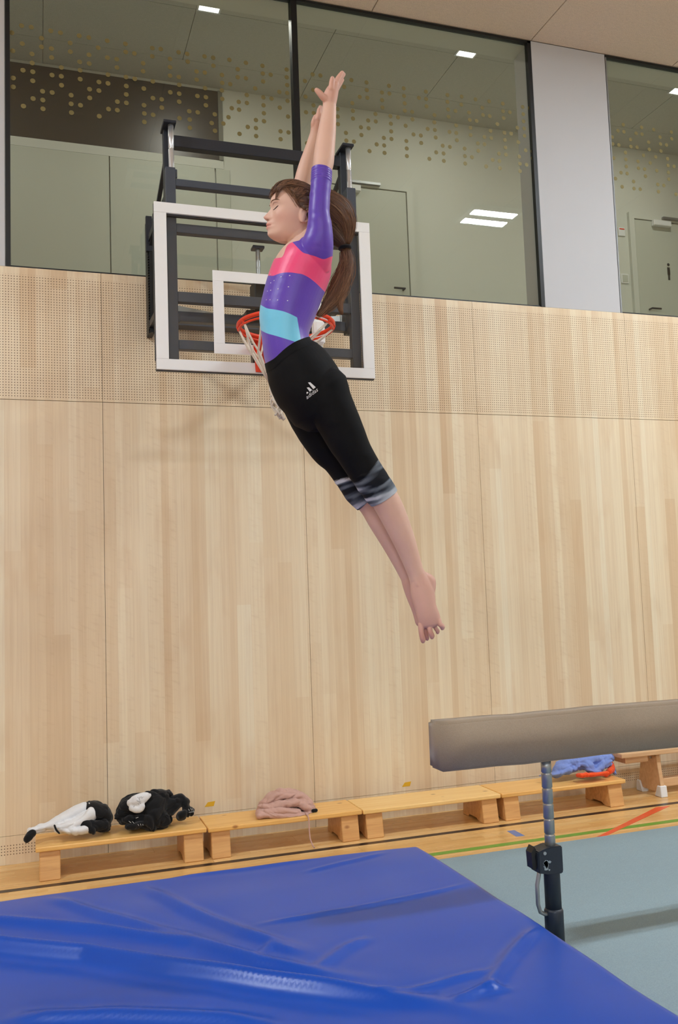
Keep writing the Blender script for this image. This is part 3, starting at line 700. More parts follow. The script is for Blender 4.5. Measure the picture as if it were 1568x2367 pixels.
# front carriage: uprights and cross bars
Y1 = 4.64
UPX = ((.655, .708), (1.672, 1.725))
for a, b in UPX: box('upright', a, b, Y1-.025, Y1+.025, 2.668, 3.76, M['steel'], bk, .003)
for z0, z1, x0 in ((3.66, 3.70, .708), (3.405, 3.455, .708), (3.03, 3.085, .708), (2.775, 2.826, .708)):
    box('cross_bar', x0, 1.672, Y1-.022, Y1+.022, z0, z1, M['steel'], bk, .002)
box('lower_stay', 1.10, 1.16, Y1-.03, Y1+.02, 2.668, 2.776, M['steel'], bk)
# rear mast: posts with chrome guide tubes
Y2 = 4.74
for i, xc in enumerate((.684, 1.700)):
    box('mast_post', xc-.018, xc+.022, Y2, Y2+.05, 2.95, 4.035, M['steel_dark'], bk, .002)
    box('mast_cap', xc-.028, xc+.040, Y2-.085, Y2+.055, 4.028, 4.043, M['steel_dark'], bk, .002)
    xt = xc+.014
    bm = bmesh.new(); sweep(bm, [(xt, Y2-.055, 4.028), (xt, Y2-.055, 3.90), (xt, Y2-.055, 3.897), (xt, Y2-.055, 3.893), (xt, Y2-.055, 3.89), (xt, Y2-.055, 2.98)], [.015, .015, .013, .013, .015, .015], 16)
    part('guide_tube', bm, M['chrome'], bk, True)
    for z in (3.72, 2.93): box('slide_bearing', xc-.02, xc+.04, Y2-.085, Y2-.02, z, z+.05, M['steel'], bk, .003)
box('mast_head_bar', .704, 1.684, Y2+.002, Y2+.052, 3.942, 4.006, M['steel_dark'], bk, .002)
box('mast_foot_bar', .66, 1.73, Y2+.005, Y2+.05, 2.965, 3.02, M['steel'], bk, .002)
# height spindle and its gear block
bm = bmesh.new(); pts, rad = [], []
for k in range(60): pts.append((1.168, Y2-.03, 3.385-k*.0065)); rad.append(.013 if (k % 2 == 0 or k < 16) else .0105)
sweep(bm, pts, rad, 12); part('spindle', bm, M['zinc'], bk, True)
box('spindle_collar', 1.135, 1.20, Y2-.06, Y2, 3.385, 3.40, M['steel'], bk, .002)
box('gear_block', 1.135, 1.225, Y2-.07, Y2+.05, 3.02, 3.20, M['black'], bk, .006)
box('gear_bracket', 1.09, 1.28, Y2-.05, Y2+.04, 2.985, 3.035, M['steel_dark'], bk, .004)
# wall rails, arms and diagonal struts
Y3 = 5.50
for s, xr in ((0, .676), (1, 1.705)):
    box('wall_rail', xr-.016, xr+.018, Y3, D-.001, 3.11, 3.845, M['black'], bk, .002)
    box('rail_guard', xr-.026, xr+.012, Y3-.03, Y3, 3.62, 3.845, M['steel_dark'], bk, .002)
    bm = bmesh.new(); bm_box(bm, xr-.008, xr+.012, Y3-.025, Y3-.001, 3.11, 3.62)
    for k in range(28): bm_box(bm, xr-.016, xr-.008, Y3-.02, Y3-.002, 3.13+k*.017, 3.138+k*.017)
    part('toothed_rack', bm, M['black'], bk)
    for za, zb in ((3.70, 3.70), (3.16, 3.16)):
        bm = bmesh.new(); bar(bm, (xr, Y3+.02, za), (.70 if s == 0 else 1.70, Y2+.045, zb), .03, .04); part('arm', bm, M['steel_dark'], bk)
    bm = bmesh.new(); bar(bm, (xr+.004, Y3-.01, 3.66), (.69 if s == 0 else 1.705, Y2+.05, 3.92), .022); part('stay_rod', bm, M['steel_dark'], bk)
    xc = .705 if s == 0 else 1.69
    bm = bmesh.new(); bar(bm, (xc, Y2+.06, 3.05), (1.19, 5.2, 3.12), .012, .04); part('diagonal_strut', bm, M['zinc'], bk)
    bm = bmesh.new(); bm_box(bm, xc-.02, xc+.02, Y2+.05, Y2+.09, 2.985, 3.08, .004); part('strut_bracket', bm, M['zinc'], bk)
box('wall_beam', .66, 1.72, Y3+.01, D-.001, 3.175, 3.245, M['steel'], bk, .002)
# rim, bracket, net
RX, RY, RZ, RR = 1.187, 4.245, 2.822, .237
def ring(z, r, n=48): return [(RX+r*math.cos(2*math.pi*k/n), RY+r*math.sin(2*math.pi*k/n), z) for k in range(n)]
tube('rim', ring(RZ, RR), .0105, M['rim'], bk, 12, True)
tube('lower_ring', ring(RZ-.022, RR-.003), .006, M['rim'], bk, 8, True)
bm = bmesh.new(); prism(bm, [(1.105, 2.66), (1.265, 2.66), (1.275, 2.835), (1.095, 2.835)], 'y', YB-.014, YB-.004); part('mounting_plate', bm, M['rim'], bk)
bm = bmesh.new()
prism(bm, [(RX-.085, YB-.014), (RX+.085, YB-.014), (RX+.13, RY+.20), (RX+.06, RY+.229), (RX-.06, RY+.229), (RX-.13, RY+.20)], 'z', RZ-.012, RZ-.004); part('neck_plate', bm, M['rim'], bk)
for s in (-1, 1):
    bm = bmesh.new(); prism(bm, [(YB-.014, 2.70), (YB-.014, RZ-.012), (RY+.20, RZ-.012), (RY+.215, RZ-.05)], 'x', RX+s*.075-.004, RX+s*.075+.004); part('gusset', bm, M['rim'], bk)
    for z in (2.69, 2.79):
        bm = bmesh.new(); sweep(bm, [(RX+s*.055, YB-.014, z), (RX+s*.055, YB-.024, z)], .010, 8); part('bolt', bm, M['bolt'], bk)
nh = 12; bot = np.array([1.115, RY-.01, 2.50])
for k in range(nh):
    an = 2*math.pi*(k+.5)/nh; p = np.array([RX+RR*math.cos(an), RY+RR*math.sin(an), RZ-.014]); 
    bm = bmesh.new(); sweep(bm, [p+(math.cos(an)*.008, math.sin(an)*.008, .012), p+(0, 0, -.012)], .005, 6); part('net_hook', bm, M['rim'], bk)
bm = bmesh.new()
for k in range(nh):
    an = 2*math.pi*(k+.5)/nh; p = np.array([RX+(RR-.004)*math.cos(an), RY+(RR-.004)*math.sin(an), RZ-.024])
    for s in (-1, 1):
        a2 = an+s*math.pi/nh*1.2; m1 = bot+np.array([.10*math.cos(a2), .10*math.sin(a2), .16]); e_ = bot+np.array([.022*math.cos(a2), .022*math.sin(a2), .02])
        sag = [p+(m1-p)*t_+np.array([0, 0, -.012*math.sin(math.pi*t_)]) for t_ in (0, .3, .6, 1)]
        sweep(bm, sag+[m1*.45+e_*.55, e_], .0052, 6)
part('net', bm, M['net'], bk, True)
bm = bmesh.new(); rr_ = random.Random(9)
for k in range(12):
    an = k*2*math.pi/12; x, y_ = bot[0]+.018*math.cos(an), bot[1]+.018*math.sin(an); pts = [(x, y_, 2.53)]; z = 2.52
    for j in range(6): z -= rr_.uniform(.022, .034); pts.append((x+.006*j+rr_.uniform(-.016, .016), y_+rr_.uniform(-.016, .016), z))
    sweep(bm, pts, .0055, 6)
part('net_tail', bm, M['net'], bk, True)
bm = bmesh.new(); bm_box(bm, 1.405, 1.465, YB-.12, YB-.06, 2.80, 2.93, .012); o = part('foam_tag', bm, M['board_white'], bk)

# ------------------------------------------------------------------ clothes on the benches
def heap(name, rows_list, Y, mat, parent, voxel=.0045, fold=.008, fs=(17, 17, 24), seed=1, floor_z=None, flat=.35):
    """crumpled cloth: lofts traced at distance Y, fused, folded by ridged noise, resting on floor_z"""
    pr_ = []
    for rows in rows_list:
        C = np.array([onY(r[0], r[1], Y+(r[4] if len(r) > 4 else 0)) for r in rows]); k = float((C[0]-CPOS)@CM[2])/FPX
        v, f, *_ = loft(C, [r[2]*k for r in rows], [r[3] for r in rows], 18, 4); pr_.append((v, f))
    V, F = fuse(pr_, voxel); V = smooth(V, F, 3)
    N = normals(V, F); Pn = V*np.array(fs)
    wp = np.stack([vnoise(V*9+seed, seed+5), vnoise(V*9+seed+4, seed+6), vnoise(V*9+seed+8, seed+7)], 1)
    q1 = Pn+wp*1.6+seed*3.3; n1 = np.abs(vnoise(q1, seed)); n2 = np.abs(vnoise(q1*np.array([1.9, 1.9, 2.4])+5, seed+1)); w = vnoise(V*np.array([7, 7, 9.])+seed, seed+2)
    V = V+N*(fold*1.7*(n1-.3)+fold*.5*(n2-.3)+fold*.8*w)[:, None]
    V = smooth(V, F, 1, .3)
    if floor_z is not None: V[:, 2] = np.where(V[:, 2] < floor_z, floor_z+.0008+(V[:, 2]-floor_z)*.0, V[:, 2])
    o = link(name, mesh(name, V-np.array(parent.location if parent is not None else (0, 0, 0)), F, True), mat, parent)
    return o
B1 = BT+.004
jk = thing('jacket', 'white sports jacket with black lining and cuff at the left end of the benches', 'clothing', tuple(onY(170, 1925, 5.33)[:2])+(B1+.0005,))
heap('white_sleeve', [[(205,1862,7,.03,0),(180,1876,13,.05,0),(140,1896,12,.05,-.02),(100,1912,10,.04,-.03),(72,1920,8,.03,-.05)], [(205,1885,14,.06,-.03),(170,1906,13,.06,-.06),(140,1916,12,.05,-.08)], [(150,1905,14,.07,-.02),(190,1900,16,.07,0)], [(135,1914,10,.03,-.09),(165,1922,9,.035,-.1),(200,1918,10,.035,-.1)]], 5.36, M['cloth_white'], jk, .004, .009, (11, 11, 17), seed=3, floor_z=B1)
heap('black_body', [[(205,1872,14,.05,0),(222,1876,22,.08,0),(240,1890,20,.08,-.01),(245,1906,14,.07,-.03)], [(200,1895,10,.04,-.05),(215,1908,12,.05,-.07),(240,1910,12,.05,-.06)], [(180,1898,5,.015,-.08),(205,1906,7,.02,-.1),(212,1922,6,.02,-.12)]], 5.37, M['cloth_black'], jk, .004, .010, (11, 11, 16), seed=5, floor_z=B1)
heap('cuff', [[(76,1926,9,.022,-.06),(68,1934,10,.025,-.07),(63,1940,9,.022,-.075)]], 5.34, M['cloth_black'], jk, .004, .004, seed=6)
heap('stripe_trim', [[(126,1908,2.2,.012,-.13),(130,1918,2.4,.012,-.135),(137,1926,2,.012,-.135)]], 5.36, M['cloth_black'], jk, .003, .0, seed=7)
hd_ = thing('hoodie', 'crumpled black hoodie with a white printed patch on the left bench', 'clothing', tuple(onY(360, 1900, 5.35)[:2])+(B1+.0005,))
heap('fabric', [[(280,1885,14,.06,0),(296,1868,22,.08,0),(330,1858,22,.09,.01),(372,1842,17,.07,.02),(388,1834,9,.04,.02)], [(285,1896,10,.07,-.02),(330,1892,22,.09,-.02),(375,1892,22,.08,-.05),(350,1906,16,.06,-.08)], [(372,1850,20,.07,0),(360,1876,26,.07,-.05),(348,1900,20,.06,-.09),(352,1912,12,.05,-.1)], [(380,1872,20,.05,-.02),(405,1856,16,.05,0),(420,1846,11,.04,.01),(432,1856,10,.04,0)], [(425,1852,9,.035,0),(434,1868,10,.04,-.02),(442,1878,10,.035,-.04),(418,1884,10,.04,-.04)], [(296,1912,5,.02,-.11),(315,1908,8,.03,-.11),(335,1904,9,.03,-.1)], [(268,1892,3,.012,-.04),(280,1893,5,.02,-.04)]], 5.38, M['cloth_black'], hd_, .0042, .013, (10, 10, 15), seed=9, floor_z=B1)
heap('white_patch', [[(301,1856,9,.02,-.055),(318,1850,15,.022,-.075),(336,1842,12,.02,-.065),(346,1838,5,.015,-.05)], [(305,1866,9,.018,-.07),(322,1870,10,.018,-.085),(329,1862,9,.018,-.085)]], 5.355, M['cloth_white'], hd_, .004, .004, seed=11)
bm = bmesh.new()
def mark(bm, pts, Y, r): sweep(bm, [onY(a, b, Y) for a, b in pts], r, 6)
for p in ([(318,1842),(321,1846),(324,1842),(322,1850)], [(326,1841),(328,1846),(331,1842)], [(316,1850),(320,1853),(325,1852)], [(319,1857),(322,1860)], [(309,1866),(311,1862)], [(321,1855),(326,1857)]): mark(bm, p, 5.245, .0009)
part('print', bm, M['cloth_black'], hd_)['kind'] = 'stuff'
bm = bmesh.new()
for p in ([(436,1870),(438,1874)], [(441,1868),(443,1873)], [(445,1869),(447,1874)], [(437,1878),(449,1876)], [(298,1898),(303,1902)], [(306,1899),(310,1903)], [(319,1905),(321,1909)], [(325,1904),(326,1908)], [(330,1905),(331,1908)], [(314,1891),(320,1889)]): mark(bm, p, 5.225, .0010)
part('small_lettering', bm, M['cloth_white'], hd_)['kind'] = 'stuff'
sw_ = thing('sweater', 'dusty pink sweater folded on the second low bench, drawstring hanging down', 'clothing', tuple(onY(660, 1880, 5.35)[:2])+(BT+.0005,))
heap('fabric', [[(604,1878,10,.06,0),(622,1852,13,.07,.01),(650,1838,13,.08,.02),(690,1842,13,.08,.02),(716,1860,12,.07,0),(722,1876,9,.06,-.02)], [(600,1880,8,.06,-.04),(640,1886,11,.08,-.06),(700,1886,10,.07,-.06)], [(640,1862,20,.06,.02),(690,1862,20,.06,.02)], [(616,1868,7,.03,-.06),(650,1860,8,.035,-.07),(690,1856,8,.035,-.06),(706,1868,7,.03,-.06)], [(618,1878,7,.03,-.09),(655,1876,7.5,.03,-.10),(690,1878,7,.03,-.09)], [(694,1848,8,.03,-.03),(708,1862,8,.03,-.05),(716,1878,8,.03,-.07)], [(600,1884,7,.04,-.08),(650,1888,6,.04,-.1),(700,1888,6,.04,-.09)]], 5.37, M['cloth_pink'], sw_, .0042, .011, (15, 15, 30), seed=13, floor_z=BT)
tube('drawstring', [onY(706, 1880, 5.26), onY(712, 1886, 5.20), onY(714, 1892, 5.197), onY(715, 1915, 5.192), onY(717, 1938, 5.18), onY(722, 1952, 5.165), onY(727, 1960, 5.15)], .0042, M['cloth_pink'], sw_, 8)
heap('label_tag', [[(724,1874,4,.015,-.06),(731,1873,4,.012,-.06)]], 5.34, M['cloth_black'], sw_, .003, .001, seed=14)
bl = thing('blue_sweatshirt', 'light blue sweatshirt heaped on the bench behind the beam', 'clothing', tuple(onY(1340, 1790, 5.36)[:2])+(BT-.003,))
ZB = BT-.004
heap('fabric', [[(1285,1786,10,.05,-.02),(1310,1770,20,.08,0),(1350,1760,22,.09,.01),(1390,1756,18,.08,.02),(1408,1752,12,.05,.02)], [(1275,1792,6,.05,-.03),(1300,1786,8,.06,-.03),(1330,1776,12,.06,-.03)], [(1352,1760,13,.05,-.03),(1362,1776,13,.05,-.07),(1376,1784,9,.04,-.09),(1390,1772,11,.04,-.06),(1405,1758,10,.04,-.03)], [(1400,1760,10,.04,-.02),(1414,1772,9,.035,-.03),(1422,1784,5,.025,-.04)], [(1248,1793,3.5,.02,-.03),(1268,1792,4,.03,-.03),(1290,1790,6,.03,-.03)]], 5.39, M['cloth_blue'], bl, .0042, .012, (12, 12, 17), seed=17, floor_z=ZB)
og = thing('orange_shirt', 'orange shirt lying under the light blue sweatshirt', 'clothing', tuple(onY(1380, 1790, 5.36)[:2])+(ZB+.0005,))
heap('fabric', [[(1340,1792,5,.04,-.10),(1370,1791,5,.04,-.11),(1400,1788,6,.04,-.10)], [(1398,1745,5,.03,.05),(1408,1762,7,.035,.05),(1414,1776,7,.035,.0),(1405,1787,6,.035,-.06)]], 5.36, M['cloth_orange'], og, .0045, .004, seed=19, floor_z=ZB)

# ------------------------------------------------------------------ the gymnast
YG = 3.0
def gp(px, py, dy=0.0): return onY(px, py, YG+dy)
def mpp(P): return float((P-CPOS) @ CM[2])/FPX          # metres per photo pixel at that point
TUBES = {}
parts = []
def limb(key, rows, interp=6, n=48, dy0=0.0):
    C = [gp(r[0], r[1], r[4] if len(r) > 4 else dy0) for r in rows]
    ru = [r[2]*mpp(c) for r, c in zip(rows, C)]; rv = [r[3] for r in rows]
    V, F, Cc, a, b = loft(C, ru, rv, n, interp)
    parts.append((V, F))
    if key: TUBES.setdefault(key, []).append((Cc, (a+b)/2))
    return Cc
# trunk
limb('torso', [(719,572,42,.095),(709,598,58,.128),(698,625,66,.138),(684,660,66,.126),(672,697,64,.117),(662,735,61,.112),(660,777,53,.112),(667,812,57,.120),(687,848,73,.136),(711,892,79,.146),(727,925,72,.142)])
limb('torso', [(744,872,34,.05,-.06),(752,905,40,.055,-.065),(760,930,38,.05,-.07)]); limb('torso', [(736,872,34,.05,.06),(744,905,38,.055,.065),(752,930,36,.05,.07)])
limb('neck', [(704,600,32,.052),(696,572,31,.050),(693,540,30,.048),(698,512,32,.05)])
# arms
NARM = [(722,606,44,.055,-.075),(733,572,37,.050,-.115),(739,530,28,.041,-.130),(738,490,23,.036,-.132),(740,452,22,.034,-.128),(743,420,22,.034,-.124),(744,398,22,.033,-.121),(748,376,24,.034,-.117),(751,345,23.5,.032,-.111),(756,305,21,.028,-.104),(760,268,17.5,.024,-.098),(762,243,15.5,.020,-.095)]
nar = limb('near_arm', NARM)
FARM = [(716,600,40,.055,.075),(706,550,32,.046,.115),(698,495,25,.037,.128),(697,448,22,.034,.127),(703,415,21.5,.033,.123),(712,380,20,.030,.114),(722,345,17,.026,.104),(729,312,13,.021,.098)]
far_ = limb('far_arm', FARM)
# near hand: palm edge on to the camera, thumb forward, fingers swept back
limb('near_hand', [(762,243,15,.020,-.095),(763,228,17,.025,-.094),(768,212,15,.030,-.093),(773,202,11,.031,-.092)])
limb('near_hand', [(756,232,9,.011,-.102),(746,223,8,.0095,-.106),(738,214,7,.0085,-.107),(732,208,5.5,.0075,-.106)], 3, 14)
for rows in ([(766,206,7.2,.0085,-.116),(767,194,6.6,.008,-.118),(768,186,6,.0072,-.118),(769,180,5,.0062,-.117)],
             [(771,203,7.4,.0085,-.101),(779,187,6.8,.008,-.102),(786,176,6.2,.0072,-.102),(792,168,5.2,.0062,-.101)],
             [(774,205,7.2,.0082,-.085),(782,190,6.6,.0078,-.085),(789,179,6,.007,-.085),(795,171,5,.006,-.084)],
             [(776,210,6.6,.0075,-.070),(783,198,6,.007,-.069),(788,190,5.4,.0064,-.068),(792,184,4.6,.0056,-.068)]):
    limb('near_hand', rows, 3, 14)
# far hand
limb('far_hand', [(729,312,12.5,.020,.098),(732,296,13,.024,.097),(736,280,11.5,.028,.096),(738,272,9.5,.029,.095)])
limb('far_hand', [(728,298,7.5,.009,.092),(725,288,6.8,.0085,.086),(727,277,6,.0075,.083),(730,269,5,.0065,.082)], 3, 14)
for k, (tx, ty) in enumerate(((738,252), (741,247), (743,249), (744,257))):
    limb('far_hand', [(735+k*1.4,276,6.6,.008,.075+k*.0145),(737+k*1.5,264,6.2,.0076,.075+k*.0145),(tx-.6,ty+7,5.6,.007,.075+k*.0145),(tx,ty,4.6,.006,.075+k*.0145)], 3, 14)
# legs
NLEG = [(741,905,66,.075,-.072),(757,932,57,.074,-.074),(776,962,49,.071,-.075),(802,1015,43.5,.064,-.073),(820,1048,39,.058,-.071),(839,1079,37,.054,-.069),(862,1114,36,.052,-.066),(888,1151,33,.050,-.062),(908,1188,31,.048,-.058),(932,1243,26.5,.042,-.052),(947,1283,22.5,.035,-.048),(960,1320,19.5,.029,-.045),(966,1337,20,.028,-.045)]
nleg = limb('near_leg', NLEG)
FLEG = [(700,893,60,.072,.072),(706,930,52,.072,.073),(727,985,44,.066,.073),(755,1034,38.5,.058,.071),(781,1060,36,.055,.069),(804,1092,34.5,.052,.066),(832,1137,32,.049,.062),(858,1165,30,.047,.058),(881,1206,28.5,.045,.054),(907,1254,25,.040,.049),(927,1297,20.5,.033,.045),(943,1333,17.5,.028,.042)]
fleg = limb('far_leg', FLEG)
# feet, pointed
limb('near_foot', [(966,1330,20,.028,-.045),(973,1352,25,.030,-.046),(978,1375,27.5,.031,-.047),(984,1402,25,.029,-.049),(991,1426,26.5,.026,-.051),(994,1438,26,.022,-.052)])
limb('near_foot', [(984,1334,12,.022,-.046),(993,1343,14.5,.025,-.047),(996,1356,12,.024,-.048),(993,1376,11,.022,-.049)])
limb('near_foot', [(964,1342,9,.014,-.056),(967,1352,9,.014,-.058)], 2, 12)
for a, b, r in (((973,1444), (978,1482), 6.9), ((983,1446), (988,1477), 5.6), ((993,1446), (999,1473), 6.6), ((1005,1442), (1012,1462), 5.4), ((1015,1435), (1023,1452), 6.5)):
    i_ = {978: 0, 988: 1, 999: 2, 1012: 3, 1023: 4}[b[0]]; dyy = (-.042, -.030, -.056, -.046, -.068)[i_]
    limb('near_foot', [(*a, r, r*.0016, dyy), ((a[0]*.5+b[0]*.5)-1, a[1]*.5+b[1]*.5, r*.92, r*.0015, dyy-.004), (b[0], b[1]-4, r*.95, r*.0015, dyy-.003), (*b, r*.78, r*.0012, dyy-.001)], 3, 14)
limb('far_foot', [(943,1330,17.5,.028,.042),(951,1352,20,.028,.040),(960,1378,20,.027,.038),(970,1408,18,.025,.036),(977,1436,17,.022,.034)])
limb('far_foot', [(962,1340,12,.022,.040),(972,1352,12,.022,.038),(974,1372,10,.02,.036)])
for k in range(5):
    limb('far_foot', [(972+k*3,1436,6,.009,.050-k*.010),(974+k*3,1456,5.5,.0085,.050-k*.010),(975+k*3.2,1470-k*3,4.5,.007,.050-k*.010)], 3, 12)
# head: slices of a profile, with nose, lips, chin, sockets
HO = gp(681, 495, 0); hm = mpp(HO)
vd = (HO-CPOS)/np.linalg.norm(HO-CPOS)
e_left, e_up = -CM[0], -CM[1]; e_near = -CM[2]
yw = math.radians(14)
FW = e_left*math.cos(yw)+e_near*math.sin(yw); SD = e_near*math.cos(yw)-e_left*math.sin(yw); UP = e_up
HS = hm*640                                             # head scale (profile was measured at 640 px per metre)
zt = np.array([104,102,95,85,70,50,30,12,-5,-20,-35,-50,-65,-80,-92,-100,-105])[::-1]/1000
ft = np.array([12,36,60,71,80,86,88.5,84.5,84,85,86.5,88,89,89,82,68,50])[::-1]/1000
bt = np.array([0,-15,-35,-52,-68,-83,-92,-98,-99,-96,-90,-80,-65,-45,-20,0,10])[::-1]/1000
wt = np.array([6,20,40,52,62,69,73,73.5,72,69,66,62,57,50,40,28,15])[::-1]/1000
nz = np.array([-40,-36,-33,-28,-20,-5,12,20])/1000; nh_ = np.array([0,4,9,22,30,17,2.5,0])/1000; ns_ = np.array([9,10,12,13.5,12.5,9,8,9])/1000
lz = np.array([-100,-92,-82,-74,-67,-60,-55.5,-51.5,-47.5,-43,-36,-30])/1000; lh_ = np.array([0,6,10.5,9.5,8.5,15,15.5,10.5,16.5,16.5,8,0])/1000
def soft(zz, vv, w=.0045):
    g = np.linspace(-.13, .13, 900); v = np.interp(g, zz, vv); s_ = w/(g[1]-g[0]); k = np.exp(-.5*(np.arange(-int(3*s_), int(3*s_)+1)/s_)**2); k /= k.sum()
    return g, np.convolve(np.pad(v, len(k)//2, mode='edge'), k, 'valid')
TF, TB, TW = soft(zt, ft), soft(zt, bt), soft(zt, wt); TN, TS, TL = soft(nz, np.array(nh_), .0018), soft(nz, ns_, .003), soft(lz, lh_, .0011)
ZS = np.concatenate([np.linspace(-.105, -.03, 46), np.linspace(-.0285, .104, 60)])
HV, HF = [], []; NT_ = 110
for z in ZS:
    f_, b_, w_ = np.interp(z, *TF), np.interp(z, *TB), np.interp(z, *TW)
    xc = f_*.47+b_*.53
    for k in range(NT_):
        th = 2*math.pi*k/NT_; c_, s_ = math.cos(th), math.sin(th)
        a = (f_-xc) if c_ > 0 else (xc-b_)
        ex = .86 if c_ > 0 else 1.0
        x = xc+a*math.copysign(abs(c_)**ex, c_); y = w_*math.copysign(abs(s_)**.92, s_)
        if c_ > 0:
            x += np.interp(z, *TN)*math.exp(-(y/np.interp(z, *TS))**2)
            x += np.interp(z, *TL)*math.exp(-(y/.021)**2)
            for sg in (-1, 1):
                d2 = ((y-sg*.036)/.017)**2+((z-.010)/.013)**2; x -= .0095*math.exp(-d2)
                d2 = ((y-sg*.036)/.012)**2+((z-.009)/.009)**2; x += .0065*math.exp(-d2)
                d2 = ((y-sg*.045)/.02)**2+((z+.022)/.02)**2; x += .0035*math.exp(-d2); y += sg*.0015*math.exp(-d2)
                d2 = ((y-sg*.03)/.02)**2+((z-.030)/.008)**2; x += .0025*math.exp(-d2)
                d2 = ((y-sg*.011)/.006)**2+((z+.026)/.007)**2; x += .004*math.exp(-d2)
        HV.append(HO+HS*(FW*x+SD*y+UP*z))
m_ = len(ZS)
for i in range(m_-1):
    for k in range(NT_): HF.append((i*NT_+k, i*NT_+(k+1) % NT_, (i+1)*NT_+(k+1) % NT_, (i+1)*NT_+k))
HF.append(tuple(range(NT_))[::-1]); HF.append(tuple((m_-1)*NT_+k for k in range(NT_)))
parts.append((np.array(HV), HF))
def hl(x, y, z): return HO+HS*(FW*x+SD*y+UP*z)
for zc_ in (.05, 0, -.04): TUBES.setdefault('head', []).append((np.array([hl(.0, 0, zc_), hl(.03, 0, zc_)]), np.array([.075, .07])))
for sg in (-1, 1):                                       # ears
    E_ = [hl(-.020+.014*math.cos(a)-.004, sg*(.070+.005*math.sin(a*.5)), -.022+.024*math.sin(a)) for a in np.linspace(-2.2, 2.6, 12)]
    v, f, c, a, b = loft(E_, [.0045]*12, [.0055]*12, 10, 1); parts.append((v, f))
    v, f, c, a, b = loft([hl(-.018, sg*.066, .0), hl(-.016, sg*.070, -.022), hl(-.014, sg*.071, -.046)], [.012, .014, .008], [.006, .006, .005], 12, 3); parts.append((v, f))
BV, BF = fuse(parts, .0026)
def asmooth(x, it=20):
    x = np.array(x, float)
    for _ in range(it):
        x = .4*x+.6*nsum(x, EDG)/DEG
    return x
EDG = edges_of(BF); DEG = np.zeros(len(BV)); np.add.at(DEG, EDG[:, 0], 1); np.add.at(DEG, EDG[:, 1], 1)
def head_local(P):
    d = (P-HO)/HS; return np.stack([d@FW, d@SD, d@UP], -1)
# label every vertex by the nearest limb
names = list(TUBES); best = np.full(len(BV), 1e9); lab = np.zeros(len(BV), int); tpar = np.zeros(len(BV))
for i, k in enumerate(names):
    for Cc, rr_ in TUBES[k]:
        s_ = np.concatenate([[0], np.cumsum(np.linalg.norm(np.diff(Cc, axis=0), axis=1))])
        for j in range(len(Cc)-1):
            d = Cc[j+1]-Cc[j]; t_ = np.clip(((BV-Cc[j])@d)/(d@d), 0, 1); dist = np.linalg.norm(BV-(Cc[j]+t_[:, None]*d), axis=1)/(rr_[j]*(1-t_)+rr_[j+1]*t_)
            m = dist < best; best = np.where(m, dist, best); lab = np.where(m, i, lab); tpar = np.where(m, s_[j]+t_*(s_[j+1]-s_[j]), tpar)
L_ = {k: (lab == i) for i, k in enumerate(names)}
HLc = head_local(BV)
msk = np.ones(len(BV)); hd = (np.abs(HLc[:, 1]) < .085) & (HLc[:, 2] > -.112) & (HLc[:, 2] < .12) & (HLc[:, 0] > -.12) & (HLc[:, 0] < .13)
msk[hd] = .32
for k in ('near_hand', 'far_hand'): msk[L_[k]] = .45
for k in ('near_foot', 'far_foot'): msk[L_[k]] = np.where(proj(BV[L_[k]])[:, 1] > 1436, .3, 1.0)
BV = smooth(BV, BF, 9, .55, msk)
hp_ = proj(BV); hipm = np.clip(1-np.abs(hp_[:, 1]-905)/90, 0, 1)*np.isin(lab, [names.index(q_) for q_ in ('torso', 'near_leg', 'far_leg')])
BV = smooth(BV, BF, 60, .6, hipm); BN = normals(BV, BF)
PX = proj(BV)
def clip(V, F, sd, extra):
    """keep the part of the mesh with sd > 0; extra (n,k) values are interpolated on the cut"""
    keep = np.full(len(V), -1); nv, ne = [], []; cut = {}
    def kv(i):
        if keep[i] < 0: keep[i] = len(nv); nv.append(V[i]); ne.append(extra[i])
        return keep[i]
    def cv(i, j):
        key = (i, j) if i < j else (j, i)
        if key not in cut:
            a, b = key; t_ = sd[a]/(sd[a]-sd[b]); t_ = min(max(t_, .02), .98); cut[key] = len(nv); nv.append(V[a]*(1-t_)+V[b]*t_); ne.append(extra[a]*(1-t_)+extra[b]*t_)
        return cut[key]
    out = []; pos = sd > 0
    for f in F:
        p = [pos[i] for i in f]
        if all(p): out.append(tuple(kv(i) for i in f))
        elif any(p):
            q_ = []
            for a, b in zip(f, f[1:]+f[:1]):
                if pos[a]: q_.append(kv(a))
                if pos[a] != pos[b]: q_.append(cv(a, b))
            if len(q_) > 2: out.append(tuple(q_))
    return np.array(nv), out, np.array(ne)
def hem(V, F, extra, N, t_=.004):
    """close the open rim of a garment by folding it in towards the body"""
    cnt = {}
    for f in F:
        for a, b in zip(f, f[1:]+f[:1]): cnt[(a, b)] = cnt.get((a, b), 0)+1
    bd = [(a, b) for (a, b) in cnt if (b, a) not in cnt]
    idx = {}; nv, ne = [], []
    for a, b in bd:
        for i in (a, b):
            if i not in idx: idx[i] = len(V)+len(nv); nv.append(V[i]-N[i]*t_); ne.append(extra[i])
    F = F+[(b, a, idx[a], idx[b]) for a, b in bd]
    return np.vstack([V, nv]), F, np.vstack([extra, ne])
def poly(x, pts, w=5.0):
    p = np.array(pts, float); g = np.linspace(p[0, 0], p[-1, 0], 1200); v = np.interp(g, p[:, 0], p[:, 1]); s_ = w/(g[1]-g[0]); k = np.exp(-.5*(np.arange(-int(3*s_), int(3*s_)+1)/s_)**2); k /= k.sum()
    return np.interp(x, g, np.convolve(np.pad(v, len(k)//2, mode='edge'), k, 'valid'))
px_, py_ = PX[:, 0], PX[:, 1]
k_ = mpp(gp(700, 700))
